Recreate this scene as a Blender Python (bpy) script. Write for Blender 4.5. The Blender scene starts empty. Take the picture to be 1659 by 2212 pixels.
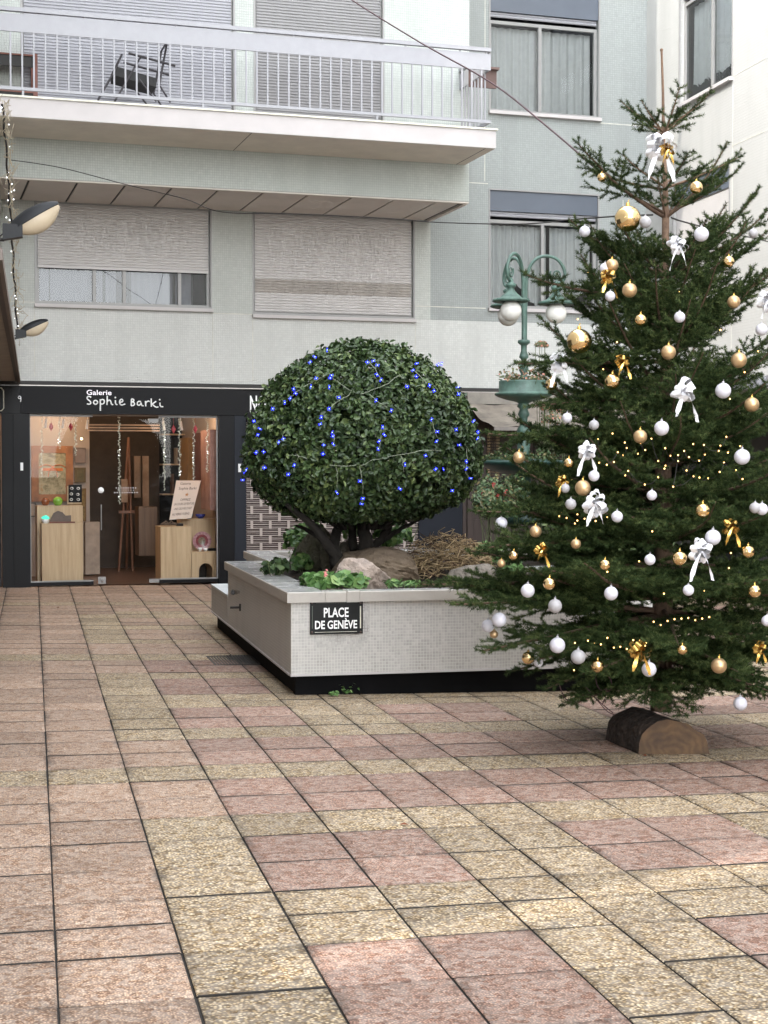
import bpy, math, random
import numpy as np
from math import sin, cos, tan, atan, atan2, sqrt, pi, radians
from mathutils import Vector, noise
random.seed(7); rng = np.random.default_rng(7)
S = bpy.context.scene
COL = S.collection

# ------------------------------------------------------------------ camera
H = 1.534; FPX = 3323.; CX = 829.5; CY = 1106.          # eye height; focal length and centre on a 1659 x 2212 picture
yaw = atan2(759.5, sqrt(FPX*FPX+99**2)); pit = atan(99/FPX)
FW = Vector((sin(yaw)*cos(pit), cos(yaw)*cos(pit), -sin(pit))); RT = Vector((cos(yaw), -sin(yaw), 0)); UP = RT.cross(FW)
CAM = Vector((0, 0, H))
cd = bpy.data.cameras.new('camera'); cam = bpy.data.objects.new('camera', cd); COL.objects.link(cam)
cam.location = CAM; cam.rotation_euler = FW.to_track_quat('-Z', 'Y').to_euler()
cd.sensor_fit = 'HORIZONTAL'; cd.sensor_width = 36; cd.lens = 36*FPX/1659; cd.clip_start = .05; cd.clip_end = 500
S.camera = cam
# ------------------------------------------------------------------ world, sun, exposure
SUN_EL = radians(45); SUN_DIR = Vector((cos(SUN_EL)*cos(radians(24)), cos(SUN_EL)*sin(radians(24)), -sin(SUN_EL)))  # travel direction
w = bpy.data.worlds.new('World'); S.world = w; w.use_nodes = True
nt = w.node_tree; sky = nt.nodes.new('ShaderNodeTexSky'); sky.sky_type = 'NISHITA'; sky.sun_disc = False
sky.sun_elevation = SUN_EL; sky.sun_rotation = atan2(-SUN_DIR.x, -SUN_DIR.y); sky.air_density = 1.0; sky.dust_density = .3; sky.ozone_density = .6
hs = nt.nodes.new('ShaderNodeHueSaturation'); hs.inputs['Saturation'].default_value = .17; nt.links.new(sky.outputs[0], hs.inputs['Color']); nt.links.new(hs.outputs[0], nt.nodes['Background'].inputs[0])   # thin bright haze takes most of the blue out of the sky; nt.nodes['Background'].inputs[1].default_value = .15
sl = bpy.data.lights.new('sun', 'SUN'); sl.energy = 2.0; sl.angle = radians(1.); sl.color = (1, .94, .85)
so = bpy.data.objects.new('sun', sl); COL.objects.link(so); so.rotation_euler = SUN_DIR.to_track_quat('-Z', 'Y').to_euler(); so.location = (-20, 0, 20)
S.view_settings.view_transform = 'Standard'; S.view_settings.look = 'None'; S.view_settings.gamma = 1
S.view_settings.exposure = .87
S.render.engine = 'CYCLES'
S.cycles.max_bounces = 8; S.cycles.transparent_max_bounces = 12

# ------------------------------------------------------------------ projection helpers (photo pixel -> point on a real surface)
def ray(u, v): return FW*FPX + RT*(u-CX) - UP*(v-CY)
def proj(p):
    q = Vector(p)-CAM; d = q.dot(FW); return CX+FPX*q.dot(RT)/d, CY-FPX*q.dot(UP)/d
KY = [4, 5.4, 7, 9, 10.2, 12.5, 15, 17.3, 20, 30]; KV = [.002, .003, .008, .0145, .018, .025, .024, .015, .008, .004]
def gz(x, y): return -float(np.interp(y, KY, KV))*max(-1., min(x, 3.6 if x > 3.6 else x))
def onz(u, v, z=0.): r = ray(u, v); return CAM+r*((z-H)/r.z)
def ong(u, v):
    z = 0.
    for _ in range(8): p = onz(u, v, z); z = gz(p.x, p.y)
    return p
def onY(u, v, Y): r = ray(u, v); return CAM+r*(Y/r.y)
def onX(u, v, X): r = ray(u, v); return CAM+r*(X/r.x)
O = Vector((-.018, 19.963, 0)); TH = yaw+atan(10670/3323.)
FD = Vector((sin(TH), cos(TH), 0)); FN = Vector((FD.y, -FD.x, 0))      # along the facade, towards the viewer
def Fp(s, d, z): return O+FD*s-FN*d+Vector((0, 0, z))                   # d > 0 is deeper into the building
def fx(u, v, d=0.):
    r = ray(u, v); o = O-FN*d; t = (o-CAM).dot(FN)/r.dot(FN); p = CAM+r*t; return (p-O).dot(FD), p.z
def su(u, d=0.): return fx(u, 900, d)[0]
def zv(v, u, d=0.): return fx(u, v, d)[1]

# ------------------------------------------------------------------ node helpers
class N:
    def __init__(s, name):
        s.m = bpy.data.materials.new(name); s.m.use_nodes = True; s.t = s.m.node_tree
        s.b = s.t.nodes['Principled BSDF']; s.out = s.t.nodes['Material Output']
    def n(s, typ, **k):
        x = s.t.nodes.new('ShaderNode'+typ)
        for a, b in k.items(): setattr(x, a, b)
        return x
    def put(s, sock, v):
        if v is None: return
        if hasattr(v, 'node'): s.t.links.new(v, sock)
        else: sock.default_value = v
    def math(s, op, a, b=None, c=None):
        x = s.n('Math', operation=op); s.put(x.inputs[0], a); s.put(x.inputs[1], b)
        if c is not None: s.put(x.inputs[2], c)
        return x.outputs[0]
    def vm(s, op, a, b=None):
        x = s.n('VectorMath', operation=op); s.put(x.inputs[0], a); s.put(x.inputs[1], b); return x.outputs[0]
    def mix(s, f, a, b, bt='MIX'):
        x = s.n('Mix', data_type='RGBA', blend_type=bt); s.put(x.inputs[0], f)
        for i, q in ((6, a), (7, b)):
            if isinstance(q, tuple) and len(q) == 3: q = q+(1,)
            s.put(x.inputs[i], q)
        return x.outputs[2]
    def ramp(s, f, stops):
        x = s.n('ValToRGB'); e = x.color_ramp.elements
        while len(e) < len(stops): e.new(.5)
        for q, (p, c) in zip(e, stops): q.position = p; q.color = (c+(1,)) if isinstance(c, tuple) else (c, c, c, 1)
        s.put(x.inputs[0], f); return x.outputs[0]
    def pos(s): return s.n('NewGeometry').outputs['Position']
    def noise(s, scale, detail=3, vec=None, rough=.6):
        x = s.n('TexNoise'); x.inputs['Scale'].default_value = scale; x.inputs['Detail'].default_value = detail; x.inputs['Roughness'].default_value = rough
        s.put(x.inputs['Vector'], vec if vec is not None else s.pos()); return x.outputs['Fac']
    def bump(s, h, strength=.3, dist=.01, norm=None):
        x = s.n('Bump'); x.inputs['Strength'].default_value = strength; x.inputs['Distance'].default_value = dist
        s.put(x.inputs['Height'], h)
        if norm is not None: s.put(x.inputs['Normal'], norm)
        return x.outputs[0]
    def fin(s, col=None, rough=None, norm=None, metal=None):
        if isinstance(col, tuple) and len(col) == 3: col = col+(1,)
        s.put(s.b.inputs['Base Color'], col); s.put(s.b.inputs['Roughness'], rough); s.put(s.b.inputs['Normal'], norm); s.put(s.b.inputs['Metallic'], metal)
        return s.m
def c3(r, g, b): return tuple((x/255/12.92 if x/255 <= .04045 else ((x/255+.055)/1.055)**2.4) for x in (r, g, b))
MATS = {}
def plain(name, col, rough=.6, metal=0., ns=8., na=.18, bs=60., ba=.1, emis=0., coat=0., spec=.5):
    if name in MATS: return MATS[name]
    k = N(name); f = k.noise(ns, 4)
    lo = tuple(x*(1-na) for x in col); hi = tuple(min(1, x*(1+na)) for x in col)
    c = k.mix(k.ramp(f, [(.3, 0.), (.7, 1.)]), lo, hi)
    f2 = k.noise(bs, 2)
    k.fin(c, k.math('ADD', k.math('MULTIPLY', f, .2), rough-.1), k.bump(f2, ba, .005), metal)
    k.b.inputs['Coat Weight'].default_value = coat; k.b.inputs['Specular IOR Level'].default_value = spec
    if emis:
        k.b.inputs['Emission Color'].default_value = col+(1,); k.b.inputs['Emission Strength'].default_value = emis
    MATS[name] = k.m; return k.m
def mosaic(name, size, col, grout, var=.12, bumpy=.5, merge=True, warm=(0, 0, 0), drip=None):
    """small glass/ceramic wall tiles, grid in the wall's own plane"""
    k = N(name); sx = k.n('SeparateXYZ'); k.put(sx.inputs[0], k.pos())
    x, y, z = sx.outputs; u = k.math('ADD', x, y)
    cv = k.n('CombineXYZ'); k.put(cv.inputs[0], u); k.put(cv.inputs[1], z)
    w_ = k.n('TexNoise'); w_.inputs['Scale'].default_value = 35; w_.inputs['Detail'].default_value = 1; k.put(w_.inputs['Vector'], k.pos())
    wob = k.vm('MULTIPLY', k.vm('SUBTRACT', w_.outputs['Color'], (.5, .5, .5)), (size*.25,)*3)
    cv2 = k.vm('ADD', cv.outputs[0], wob)
    q = k.vm('DIVIDE', cv2, (size,)*3); fl = k.vm('FLOOR', q); fr = k.vm('SUBTRACT', q, fl)
    wn = k.n('TexWhiteNoise'); k.put(wn.inputs[0], k.vm('MULTIPLY', fl, (1, 1, 0))); wn.noise_dimensions = '2D'
    q2 = k.vm('DIVIDE', cv2, (size*2,)*3); wn2 = k.n('TexWhiteNoise'); wn2.noise_dimensions = '2D'; k.put(wn2.inputs[0], k.vm('FLOOR', q2))
    fs = k.n('SeparateXYZ'); k.put(fs.inputs[0], fr)
    def edge(o): return k.math('MINIMUM', o, k.math('SUBTRACT', 1., o))
    e = k.math('MINIMUM', edge(fs.outputs[0]), edge(fs.outputs[1]))
    e = k.ramp(e, [(.02, 0.), (.12, 1.)])
    r = k.math('ADD', k.math('MULTIPLY', wn.outputs[0], .6), k.math('MULTIPLY', wn2.outputs[0], .4))
    big = k.noise(.55, 4); streak = k.n('TexNoise'); streak.inputs['Scale'].default_value = 1.; k.put(streak.inputs['Vector'], k.vm('MULTIPLY', k.pos(), (3, 3, .35)))
    lo = tuple(a*(1-var) for a in col); hi = tuple(min(1, a*(1+var)) for a in col)
    c = k.mix(r, lo, hi)
    c = k.mix(k.ramp(big, [(.35, 0.), (.7, .55)]), c, tuple(a*.86+b for a, b in zip(col, warm)))
    c = k.mix(k.ramp(streak.outputs[0], [(.50, 0.), (.74, .5)]), c, tuple(a*.70 for a in col)); blot = k.noise(2.6, 6, None, .7); c = k.mix(k.ramp(blot, [(.52, 0.), (.72, .3)]), c, tuple(a*.78 for a in col))
    if drip:                                              # black water marks in the joints under the name plate
        m1 = k.math('MULTIPLY', k.math('GREATER_THAN', x, drip[0]), k.math('LESS_THAN', x, drip[1])); fall = k.n('MapRange'); k.put(fall.inputs[0], z); fall.inputs[1].default_value = drip[3]; fall.inputs[2].default_value = drip[2]
        dn = k.noise(18, 3); m1 = k.math('MULTIPLY', k.math('MULTIPLY', m1, fall.outputs[0]), k.ramp(dn, [(.38, 0.), (.6, 1.)])); grout = k.mix(k.math('MULTIPLY', m1, .85), grout, (.06, .055, .055))
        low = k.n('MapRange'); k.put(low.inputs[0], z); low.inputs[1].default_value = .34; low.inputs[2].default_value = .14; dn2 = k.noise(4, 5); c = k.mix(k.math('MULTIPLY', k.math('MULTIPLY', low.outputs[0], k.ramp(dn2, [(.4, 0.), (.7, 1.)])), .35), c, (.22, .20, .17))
    c = k.mix(e, grout, c)
    k.fin(c, k.math('ADD', k.math('MULTIPLY', r, .3), .35), k.bump(k.math('ADD', k.math('MULTIPLY', e, 1.), k.math('MULTIPLY', r, .8)), bumpy, .004))
    MATS[name] = k.m; return k.m
def wood(name, a, b, rough=.45, axis='z', scale=1.):
    k = N(name); sc = {'z': (14, 14, .8), 'x': (.8, 14, 14)}[axis]
    p = k.vm('MULTIPLY', k.pos(), tuple(v*scale for v in sc)); f = k.noise(1.5, 5, p, .65)
    c = k.mix(k.ramp(f, [(.3, 0.), (.7, 1.)]), a, b); k.fin(c, rough, k.bump(f, .15, .003)); MATS[name] = k.m; return k.m
def leafmat(name, a, b, c_, rough=.45, spec=.35, trans=.0, attr=True, cent=None):
    k = N(name); at = k.n('Attribute'); at.attribute_name = 'tint'; f = at.outputs['Fac']
    c = k.ramp(f, [(0., a), (.6, b), (1., c_)]); k.fin(c, rough); k.b.inputs['Specular IOR Level'].default_value = spec
    MATS[name] = k.m; return k.m
def glassmat(name, tint=(.9, .95, .95), refl=1., rough=.0):
    k = N(name); tr = k.n('BsdfTransparent'); k.put(tr.inputs[0], tint+(1,)); gl = k.n('BsdfGlossy'); gl.inputs['Roughness'].default_value = rough; gl.inputs[0].default_value = (1, 1, 1, 1)
    fz = k.n('Fresnel'); fz.inputs[0].default_value = 1.5; mx = k.n('MixShader')
    k.put(mx.inputs[0], k.math('MULTIPLY', fz.outputs[0], refl)); k.t.links.new(tr.outputs[0], mx.inputs[1]); k.t.links.new(gl.outputs[0], mx.inputs[2])
    k.t.links.new(mx.outputs[0], k.out.inputs[0]); k.t.nodes.remove(k.b); MATS[name] = k.m; return k.m
def emit(name, col, st):
    k = N(name); k.fin(col, .4); k.b.inputs['Emission Color'].default_value = col+(1,); k.b.inputs['Emission Strength'].default_value = st; MATS[name] = k.m; return k.m
def aggregate(name, cols, dark, size=84, gap=.45):
    """exposed pebble paving"""
    k = N(name); v = k.n('TexVoronoi'); v.inputs['Scale'].default_value = size; k.put(v.inputs['Vector'], k.vm('MULTIPLY', k.pos(), (1., 1.15, 1)))
    v2 = k.n('TexVoronoi'); v2.inputs['Scale'].default_value = 42; k.put(v2.inputs['Vector'], k.pos())
    sp = k.n('SeparateColor'); k.put(sp.inputs[0], v.outputs['Color'])
    n_ = len(cols); c = k.ramp(sp.outputs[0], [((i)/(n_-1), q) for i, q in enumerate(cols)])
    c = k.mix(1., c, (.84, .83, .80), 'MULTIPLY'); cols = [tuple(x*.84 for x in q) for q in cols]
    d = k.ramp(v.outputs['Distance'], [(.15, 1.), (.62, 0.)])
    c = k.mix(d, tuple(x*gap for x in dark), c)
    big = k.noise(2.3, 4); c = k.mix(k.ramp(big, [(.4, 0.), (.75, .45)]), c, tuple(x*.66 for x in cols[0]))
    sp2 = k.n('SeparateColor'); k.put(sp2.inputs[0], v2.outputs['Color']); c = k.mix(k.math('MULTIPLY', sp2.outputs[0], .16), c, (1, .95, .85))
    at = k.n('Attribute'); at.attribute_name = 'tint'; tt = k.math('ADD', k.math('MULTIPLY', at.outputs['Fac'], .34), .83)
    cc = k.n('CombineXYZ'); [k.put(cc.inputs[i], tt) for i in range(3)]
    c = k.mix(1., c, cc.outputs[0], 'MULTIPLY')
    ed = k.n('Attribute'); ed.attribute_name = 'edge'; dn = k.noise(5.5, 4); e2 = k.math('MULTIPLY', k.math('POWER', ed.outputs['Fac'], 1.6), k.ramp(dn, [(.42, .0), (.68, .6)]))
    c = k.mix(e2, c, (.028, .026, .024))
    spn = k.noise(1.3, 6, None, .75); c = k.mix(k.ramp(spn, [(.56, 0.), (.74, .4)]), c, (.10, .075, .06))
    h = k.math('SUBTRACT', 1., v.outputs['Distance'])
    k.fin(c, .72, k.bump(h, .55, .004)); k.b.inputs['Specular IOR Level'].default_value = .4; MATS[name] = k.m; return k.m

# ------------------------------------------------------------------ mesh helpers
class MB:
    def __init__(s): s.v = []; s.f = []; s.m = []; s.sm = []
    def add(s, vs, fs, mi=0, smooth=False):
        o = len(s.v); s.v += [tuple(v) for v in vs]; s.f += [tuple(i+o for i in f) for f in fs]; s.m += [mi]*len(fs); s.sm += [smooth]*len(fs); return s
    def quad(s, a, b, c, d, mi=0): return s.add([a, b, c, d], [(0, 1, 2, 3)], mi)
    def box8(s, P, mi=0, ch=0.):
        return s.add(P, [(0, 1, 3, 2), (4, 6, 7, 5), (0, 4, 5, 1), (2, 3, 7, 6), (0, 2, 6, 4), (1, 5, 7, 3)], mi)
    def box(s, x0, x1, y0, y1, z0, z1, mi=0, fr=None):
        g = fr or (lambda x, y, z: (x, y, z)); return s.box8([g(x, y, z) for x in (x0, x1) for y in (y0, y1) for z in (z0, z1)], mi)
    def fbox(s, s0, s1, d0, d1, z0, z1, mi=0): return s.box(s0, s1, d0, d1, z0, z1, mi, Fp)
    def tube(s, pts, r, n=8, mi=0, cap=True, smooth=True):
        pts = [Vector(p) for p in pts]; rs = r if isinstance(r, (list, tuple)) else [r]*len(pts)
        vs = []; fs = []; prev = None
        for i, p in enumerate(pts):
            t = (pts[min(i+1, len(pts)-1)]-pts[max(i-1, 0)])
            t = t.normalized() if t.length > 1e-9 else Vector((0, 0, 1))
            if prev is None: a = t.cross(Vector((0, 0, 1))); a = a.normalized() if a.length > 1e-3 else Vector((1, 0, 0))
            else: a = prev-t*prev.dot(t); a = a.normalized() if a.length > 1e-6 else Vector((1, 0, 0))
            prev = a; b = t.cross(a)
            for k in range(n): q = 2*pi*k/n; vs.append(p+(a*cos(q)+b*sin(q))*rs[i])
        for i in range(len(pts)-1):
            for k in range(n): fs.append((i*n+k, i*n+(k+1) % n, (i+1)*n+(k+1) % n, (i+1)*n+k))
        s.add(vs, fs, mi, smooth)
        if cap: s.add([vs[k] for k in range(n)], [tuple(range(n))[::-1]], mi); s.add([vs[(len(pts)-1)*n+k] for k in range(n)], [tuple(range(n))], mi)
        return s
    def lathe(s, c, prof, n=24, mi=0, smooth=True, wav=None):
        c = Vector(c); vs = []; fs = []
        for i, (r, z) in enumerate(prof):
            for k in range(n):
                q = 2*pi*k/n; rr = r*(1+(wav(i, q) if wav else 0)); vs.append(c+Vector((rr*cos(q), rr*sin(q), z)))
        for i in range(len(prof)-1):
            for k in range(n): fs.append((i*n+k, i*n+(k+1) % n, (i+1)*n+(k+1) % n, (i+1)*n+k))
        return s.add(vs, fs, mi, smooth)
    def sphere(s, c, r, n=20, mi=0, sc=(1, 1, 1)):
        m = n//2; return s.add(*_sph(Vector(c), r, n, m, sc), mi, True)
    def prism(s, poly, a, b, mi=0):
        """poly: list of points on one face; a,b: offset vectors of the two faces"""
        n = len(poly); A = [Vector(p)+a for p in poly]; B = [Vector(p)+b for p in poly]
        s.add(A+B, [tuple(range(n))[::-1], tuple(range(n, 2*n))]+[(i, (i+1) % n, n+(i+1) % n, n+i) for i in range(n)], mi); return s
    def build(s, name, mats, parent=None, org=None, label=None):
        me = bpy.data.meshes.new(name); off = Vector((0, 0, 0))
        if parent is not None: off = world_loc(parent)
        elif org is not None: off = Vector(org)
        me.from_pydata([tuple(Vector(v)-off) for v in s.v], [], s.f)
        for m in (mats if isinstance(mats, (list, tuple)) else [mats]): me.materials.append(m)
        me.polygons.foreach_set('material_index', s.m); me.polygons.foreach_set('use_smooth', s.sm); me.update()
        o = bpy.data.objects.new(name, me); COL.objects.link(o)
        if parent is not None: o.parent = parent
        else: o.location = off
        if label: o['label'] = label
        return o
def _sph(c, r, n, m, sc):
    vs = [c+Vector((0, 0, r*sc[2]))]; fs = []
    for i in range(1, m):
        a = pi*i/m
        for k in range(n): q = 2*pi*k/n; vs.append(c+Vector((r*sin(a)*cos(q)*sc[0], r*sin(a)*sin(q)*sc[1], r*cos(a)*sc[2])))
    vs.append(c-Vector((0, 0, r*sc[2])))
    for k in range(n): fs.append((0, 1+k, 1+(k+1) % n)); fs.append((len(vs)-1, 1+(m-2)*n+(k+1) % n, 1+(m-2)*n+k))
    for i in range(m-2):
        for k in range(n): a = 1+i*n; fs.append((a+k, a+n+k, a+n+(k+1) % n, a+(k+1) % n))
    return vs, fs
def world_loc(o):
    l = Vector((0, 0, 0))
    while o is not None: l += o.location; o = o.parent
    return l
def tag(o, label, cat, group=None, kind=None):
    o['label'] = label; o['category'] = cat
    if group: o['group'] = group
    if kind: o['kind'] = kind
    return o
def thing(name, label, cat, loc, group=None):
    o = bpy.data.objects.new(name, None); COL.objects.link(o); o.location = loc; o.empty_display_size = .1; return tag(o, label, cat, group)
def struct(o, label=None):
    o['kind'] = 'structure'
    if label: o['label'] = label
    return o
def fast_mesh(name, verts, tris, mats, parent=None, tint=None, org=(0, 0, 0), mi=None, nper=3):
    off = world_loc(parent) if parent is not None else Vector(org)
    me = bpy.data.meshes.new(name); V = np.asarray(verts, dtype=np.float32)-np.array(off, dtype=np.float32); T = np.asarray(tris, dtype=np.int32)
    me.vertices.add(len(V)); me.vertices.foreach_set('co', V.ravel()); me.loops.add(T.size); me.loops.foreach_set('vertex_index', T.ravel())
    me.polygons.add(len(T)); me.polygons.foreach_set('loop_start', np.arange(0, T.size, nper, dtype=np.int32)); me.polygons.foreach_set('loop_total', np.full(len(T), nper, dtype=np.int32))
    for m in (mats if isinstance(mats, (list, tuple)) else [mats]): me.materials.append(m)
    if mi is not None: me.polygons.foreach_set('material_index', np.asarray(mi, dtype=np.int32))
    me.update(calc_edges=True)
    if tint is not None:
        a = me.attributes.new('tint', 'FLOAT', 'FACE'); a.data.foreach_set('value', np.asarray(tint, dtype=np.float32))
    o = bpy.data.objects.new(name, me); COL.objects.link(o)
    if parent is not None: o.parent = parent
    else: o.location = off
    return o
def text_poly(txt, bold=0.):
    cu = bpy.data.curves.new('t', 'FONT'); cu.body = txt; cu.resolution_u = 3; cu.offset = bold
    ob = bpy.data.objects.new('t', cu); me = bpy.data.meshes.new_from_object(ob)
    vs = [tuple(v.co) for v in me.vertices]; fs = [tuple(p.vertices) for p in me.polygons]
    bpy.data.objects.remove(ob); bpy.data.meshes.remove(me); bpy.data.curves.remove(cu); return vs, fs
def text_on(mb, txt, P00, P10, P01, mi=0, bold=0.):
    """letters filling the rectangle with origin P00, right end P10, top P01"""
    vs, fs = text_poly(txt, bold); xs = [v[0] for v in vs]; ys = [v[1] for v in vs]
    x0, x1, y0, y1 = min(xs), max(xs), min(ys), max(ys); A = Vector(P00); U = Vector(P10)-A; W = Vector(P01)-A
    mb.add([A+U*((v[0]-x0)/(x1-x0))+W*((v[1]-y0)/(y1-y0)) for v in vs], fs, mi)

# ------------------------------------------------------------------ materials
m_wall = mosaic('wall_mosaic', .03, (.475, .49, .455), (.36, .375, .345), .10, .5)
m_wallrec = mosaic('wall_mosaic_dimmed', .03, (.315, .335, .32), (.225, .245, .235), .10, .5)  # darker copy of the wall mosaic, shade of the recess put into the colour
m_walllow = mosaic('wall_mosaic_pale', .03, (.555, .56, .53), (.45, .455, .43), .09, .5)  # paler cladding of its own, lightened further to stand in for light
m_wallblue = mosaic('wall_mosaic_grey_green', .03, (.48, .51, .475), (.34, .365, .34), .10, .5)
m_wing = mosaic('wing_mosaic', .035, (.45, .445, .425), (.39, .385, .365), .06, .3)
m_plant = mosaic('planter_mosaic', .021, (.44, .425, .40), (.54, .52, .48), .22, .3, drip=(1.86, 2.25, .40, .24))
m_joint = plain('wall_joint', (.55, .54, .48), .8)
m_white = plain('white_paint', (.31, .31, .33), .45, na=.05)
m_slab = plain('balcony_slab_paint', (.47, .44, .43), .6, na=.06, ns=3)
m_soff = plain('soffit_plaster', (.70, .66, .58), .8, na=.08, ns=3)
m_panel = plain('soffit_panel', (.58, .53, .48), .6, na=.07, ns=2)
m_dark = plain('dark_gap', (.03, .028, .026), .7)
m_shut = plain('shutter_grey', (.50, .475, .46), .45, na=.06, ns=3)
m_shut2 = plain('shutter_brown', (.34, .31, .28), .6, na=.15, ns=5)  # browner tone for a few slat rows
m_shutw = plain('shutter_white', (.33, .33, .355), .45, na=.05, ns=3)
m_alu = plain('aluminium_frame', (.28, .275, .265), .45, metal=.1, na=.06)
m_bluep = plain('blind_box_slate', (.095, .11, .135), .4, na=.06, ns=3)
m_curt = plain('net_curtain', (.46, .45, .43), .8, na=.06, ns=10)
m_curtw = plain('white_lace', (.75, .75, .74), .8, na=.05)
m_room = plain('dark_room', (.06, .06, .06), .9)
m_glass = glassmat('window_glass', (.80, .84, .85), .9)
m_sglass = glassmat('shop_glass', (.95, .95, .94), .3)
m_black = plain('black_shopfront', (.006, .006, .007), .45, na=.2, ns=2, spec=.18)
m_blacks = plain('black_fascia', (.011, .011, .012), .6, na=.12, ns=2, spec=.18)
m_navy = plain('navy_pilaster', (.016, .019, .026), .5, na=.1, ns=2, spec=.2)
m_letter = plain('white_lettering', (.85, .85, .84), .5, na=.02)
m_cream = plain('cream_line', (.62, .60, .50), .5)
m_base = plain('black_plinth', (.0035, .0035, .004), .8, na=.4, ns=6, spec=.1)
m_cope = plain('coping_stone', (.40, .37, .33), .42, na=.10, ns=5)
m_copetop = plain('coping_top', (.34, .34, .33), .25, na=.2, ns=7)
m_soil = plain('soil', (.028, .020, .014), .95, na=.5, ns=30, bs=90, ba=1.)
m_grout = plain('paving_joint', (.018, .015, .012), .9, na=.4, ns=12)
m_agA = aggregate('paving_orange_pink', [c3(150, 115, 90), c3(204, 166, 138), c3(222, 186, 156), c3(240, 210, 180)], c3(132, 100, 78), 118, .62)
m_agB = aggregate('paving_rose_pink', [c3(136, 98, 80), c3(188, 142, 120), c3(206, 160, 138), c3(222, 184, 160)], c3(120, 86, 70), 122, .62)
m_agY = aggregate('paving_yellow', [c3(146, 118, 82), c3(206, 177, 132), c3(234, 207, 162), c3(252, 236, 206)], c3(126, 100, 64))
m_green = plain('verdigris_iron', (.068, .125, .10), .5, na=.35, ns=14)
m_greend = plain('dark_green_iron', (.018, .055, .045), .45, na=.3, ns=12)
m_opal = plain('opal_globe', (.80, .79, .74), .2, na=.02)
m_bark = plain('fir_bark', (.10, .062, .040), .9, na=.4, ns=40, bs=80, ba=.8)
m_barkl = plain('fir_bark_pale', (.19, .12, .08), .85, na=.3, ns=40, bs=80, ba=.6)
m_stem = plain('dark_stem', (.022, .018, .014), .9, na=.4, ns=20, bs=70, ba=.8)
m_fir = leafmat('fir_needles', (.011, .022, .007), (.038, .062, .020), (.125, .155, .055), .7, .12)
m_leaf = leafmat('bush_leaf', (.022, .042, .016), (.060, .100, .034), (.17, .22, .075), .36)
m_leafy = leafmat('garden_leaf', (.05, .12, .03), (.11, .22, .06), (.25, .36, .12), .45)
m_wire = plain('dark_wire', (.02, .017, .016), .6)
m_wirep = plain('plum_wire', (.07, .028, .034), .6)
m_pale_wire = plain('pale_clear_wire', (.25, .28, .20), .4)
m_led = emit('blue_led', (.02, .03, 1.), 1.3); m_ledc = emit('blue_led_core', (.35, .5, 1.), 2.5)
m_warm = emit('warm_led', (1., .56, .18), 3.)
m_wled = emit('white_led', (.95, .97, 1.), 1.2)
m_ballw = plain('white_bauble', (.56, .55, .60), .35, na=.015, ba=.0)
m_ballg = plain('matte_gold_bauble', (.58, .40, .22), .42, metal=.75, na=.02, ba=.0)
m_balls = plain('mirror_gold_bauble', (.90, .66, .34), .13, metal=1., na=.0, ba=.0)
m_ballt = plain('grey_silver_bauble', (.36, .35, .36), .4, na=.02, ba=.0)
m_rib = plain('white_ribbon', (.80, .80, .83), .5, na=.02, ba=.02)
m_ribg = plain('gold_ribbon', (.72, .46, .12), .25, metal=.85, na=.05, ba=.02)
m_oak = wood('pale_oak', (.42, .29, .16), (.60, .45, .28), .5)
m_redwood = plain('red_wood', (.16, .05, .03), .5, na=.2)
m_brownw = wood('dark_door_wood', (.030, .020, .017), (.060, .042, .036), .5)

# =================================================================== PAVING
def rows_list():
    ys = [3.10, 3.50, 3.90, 4.324, 4.725, 5.046, 5.343, 5.748, 6.176, 6.581, 6.964, 7.363, 7.730, 8.111, 8.490, 8.862, 9.227, 9.635, 9.917, 10.217, 10.597, 11.016, 11.355, 11.785, 12.115, 12.52, 12.94, 13.285, 13.58, 14.04, 14.44, 14.80, 15.1, 15.5, 15.9, 16.2, 16.57, 16.94, 17.31, 17.71, 18.11, 18.45, 18.85, 19.25, 19.6]
    lo = []
    y = 3.1; pat = [.4, .3, .3, .4, .4]; i = 0
    while y > -7: y -= pat[i % 5]; lo.append(y); i += 1
    y = 19.6; hi = []
    while y < 22: y += .4; hi.append(y)
    return lo[::-1]+ys+hi
ROWS = rows_list()
COLS = [.064]; i = 0
for wd in [.4, .4, .39, .4, .3, .3, .4, .4, .3, .3, .4, .4, .4, .4, .3, .3, .4, .4, .3, .3, .4, .4, .4, .4, .4]: COLS.append(COLS[-1]+wd)
left = [.064]
for wd in [.4]*14: left.append(left[-1]-wd)
COLS = left[:0:-1]+COLS; iA = COLS.index(.064)
def tile_kind(c, r):
    y = (ROWS[r]+ROWS[r+1])/2
    for a, b in ((7.363, 7.73), (12.115, 12.52), (16.94, 17.31), (2.0, 2.4)):
        if a < y < b: return 2
    c = c-iA
    if c < 1: return 0
    kind = {1: 'A', 2: 'B', 3: 'B', 4: 'A', 5: 'A', 6: 'B', 7: 'B', 8: 'A', 9: 'A', 10: 'B', 11: 'B', 12: 'C', 13: 'C', 14: 'A', 15: 'A', 16: 'B', 17: 'B'}.get(c, 'C')
    pk = 0 if (c < 2 or (y > 12 and c < 6)) else 1
    if kind == 'A':
        for a, b in ((-9, 6.581), (8.49, 11.355), (13.285, 16.05)):
            if a < y < b: return 2
        return pk
    if kind == 'B':
        for a, b in ((-2., -1.), (1.2, 2.2), (4.725, 5.343), (6.176, 6.581), (8.49, 8.862), (9.635, 10.217), (11.016, 11.355), (13.28, 13.6), (14.4, 14.8), (15.5, 16.1)):
            if a < y < b: return 2
        return pk
    return 1 if int(y/.8) % 2 else 2
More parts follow.
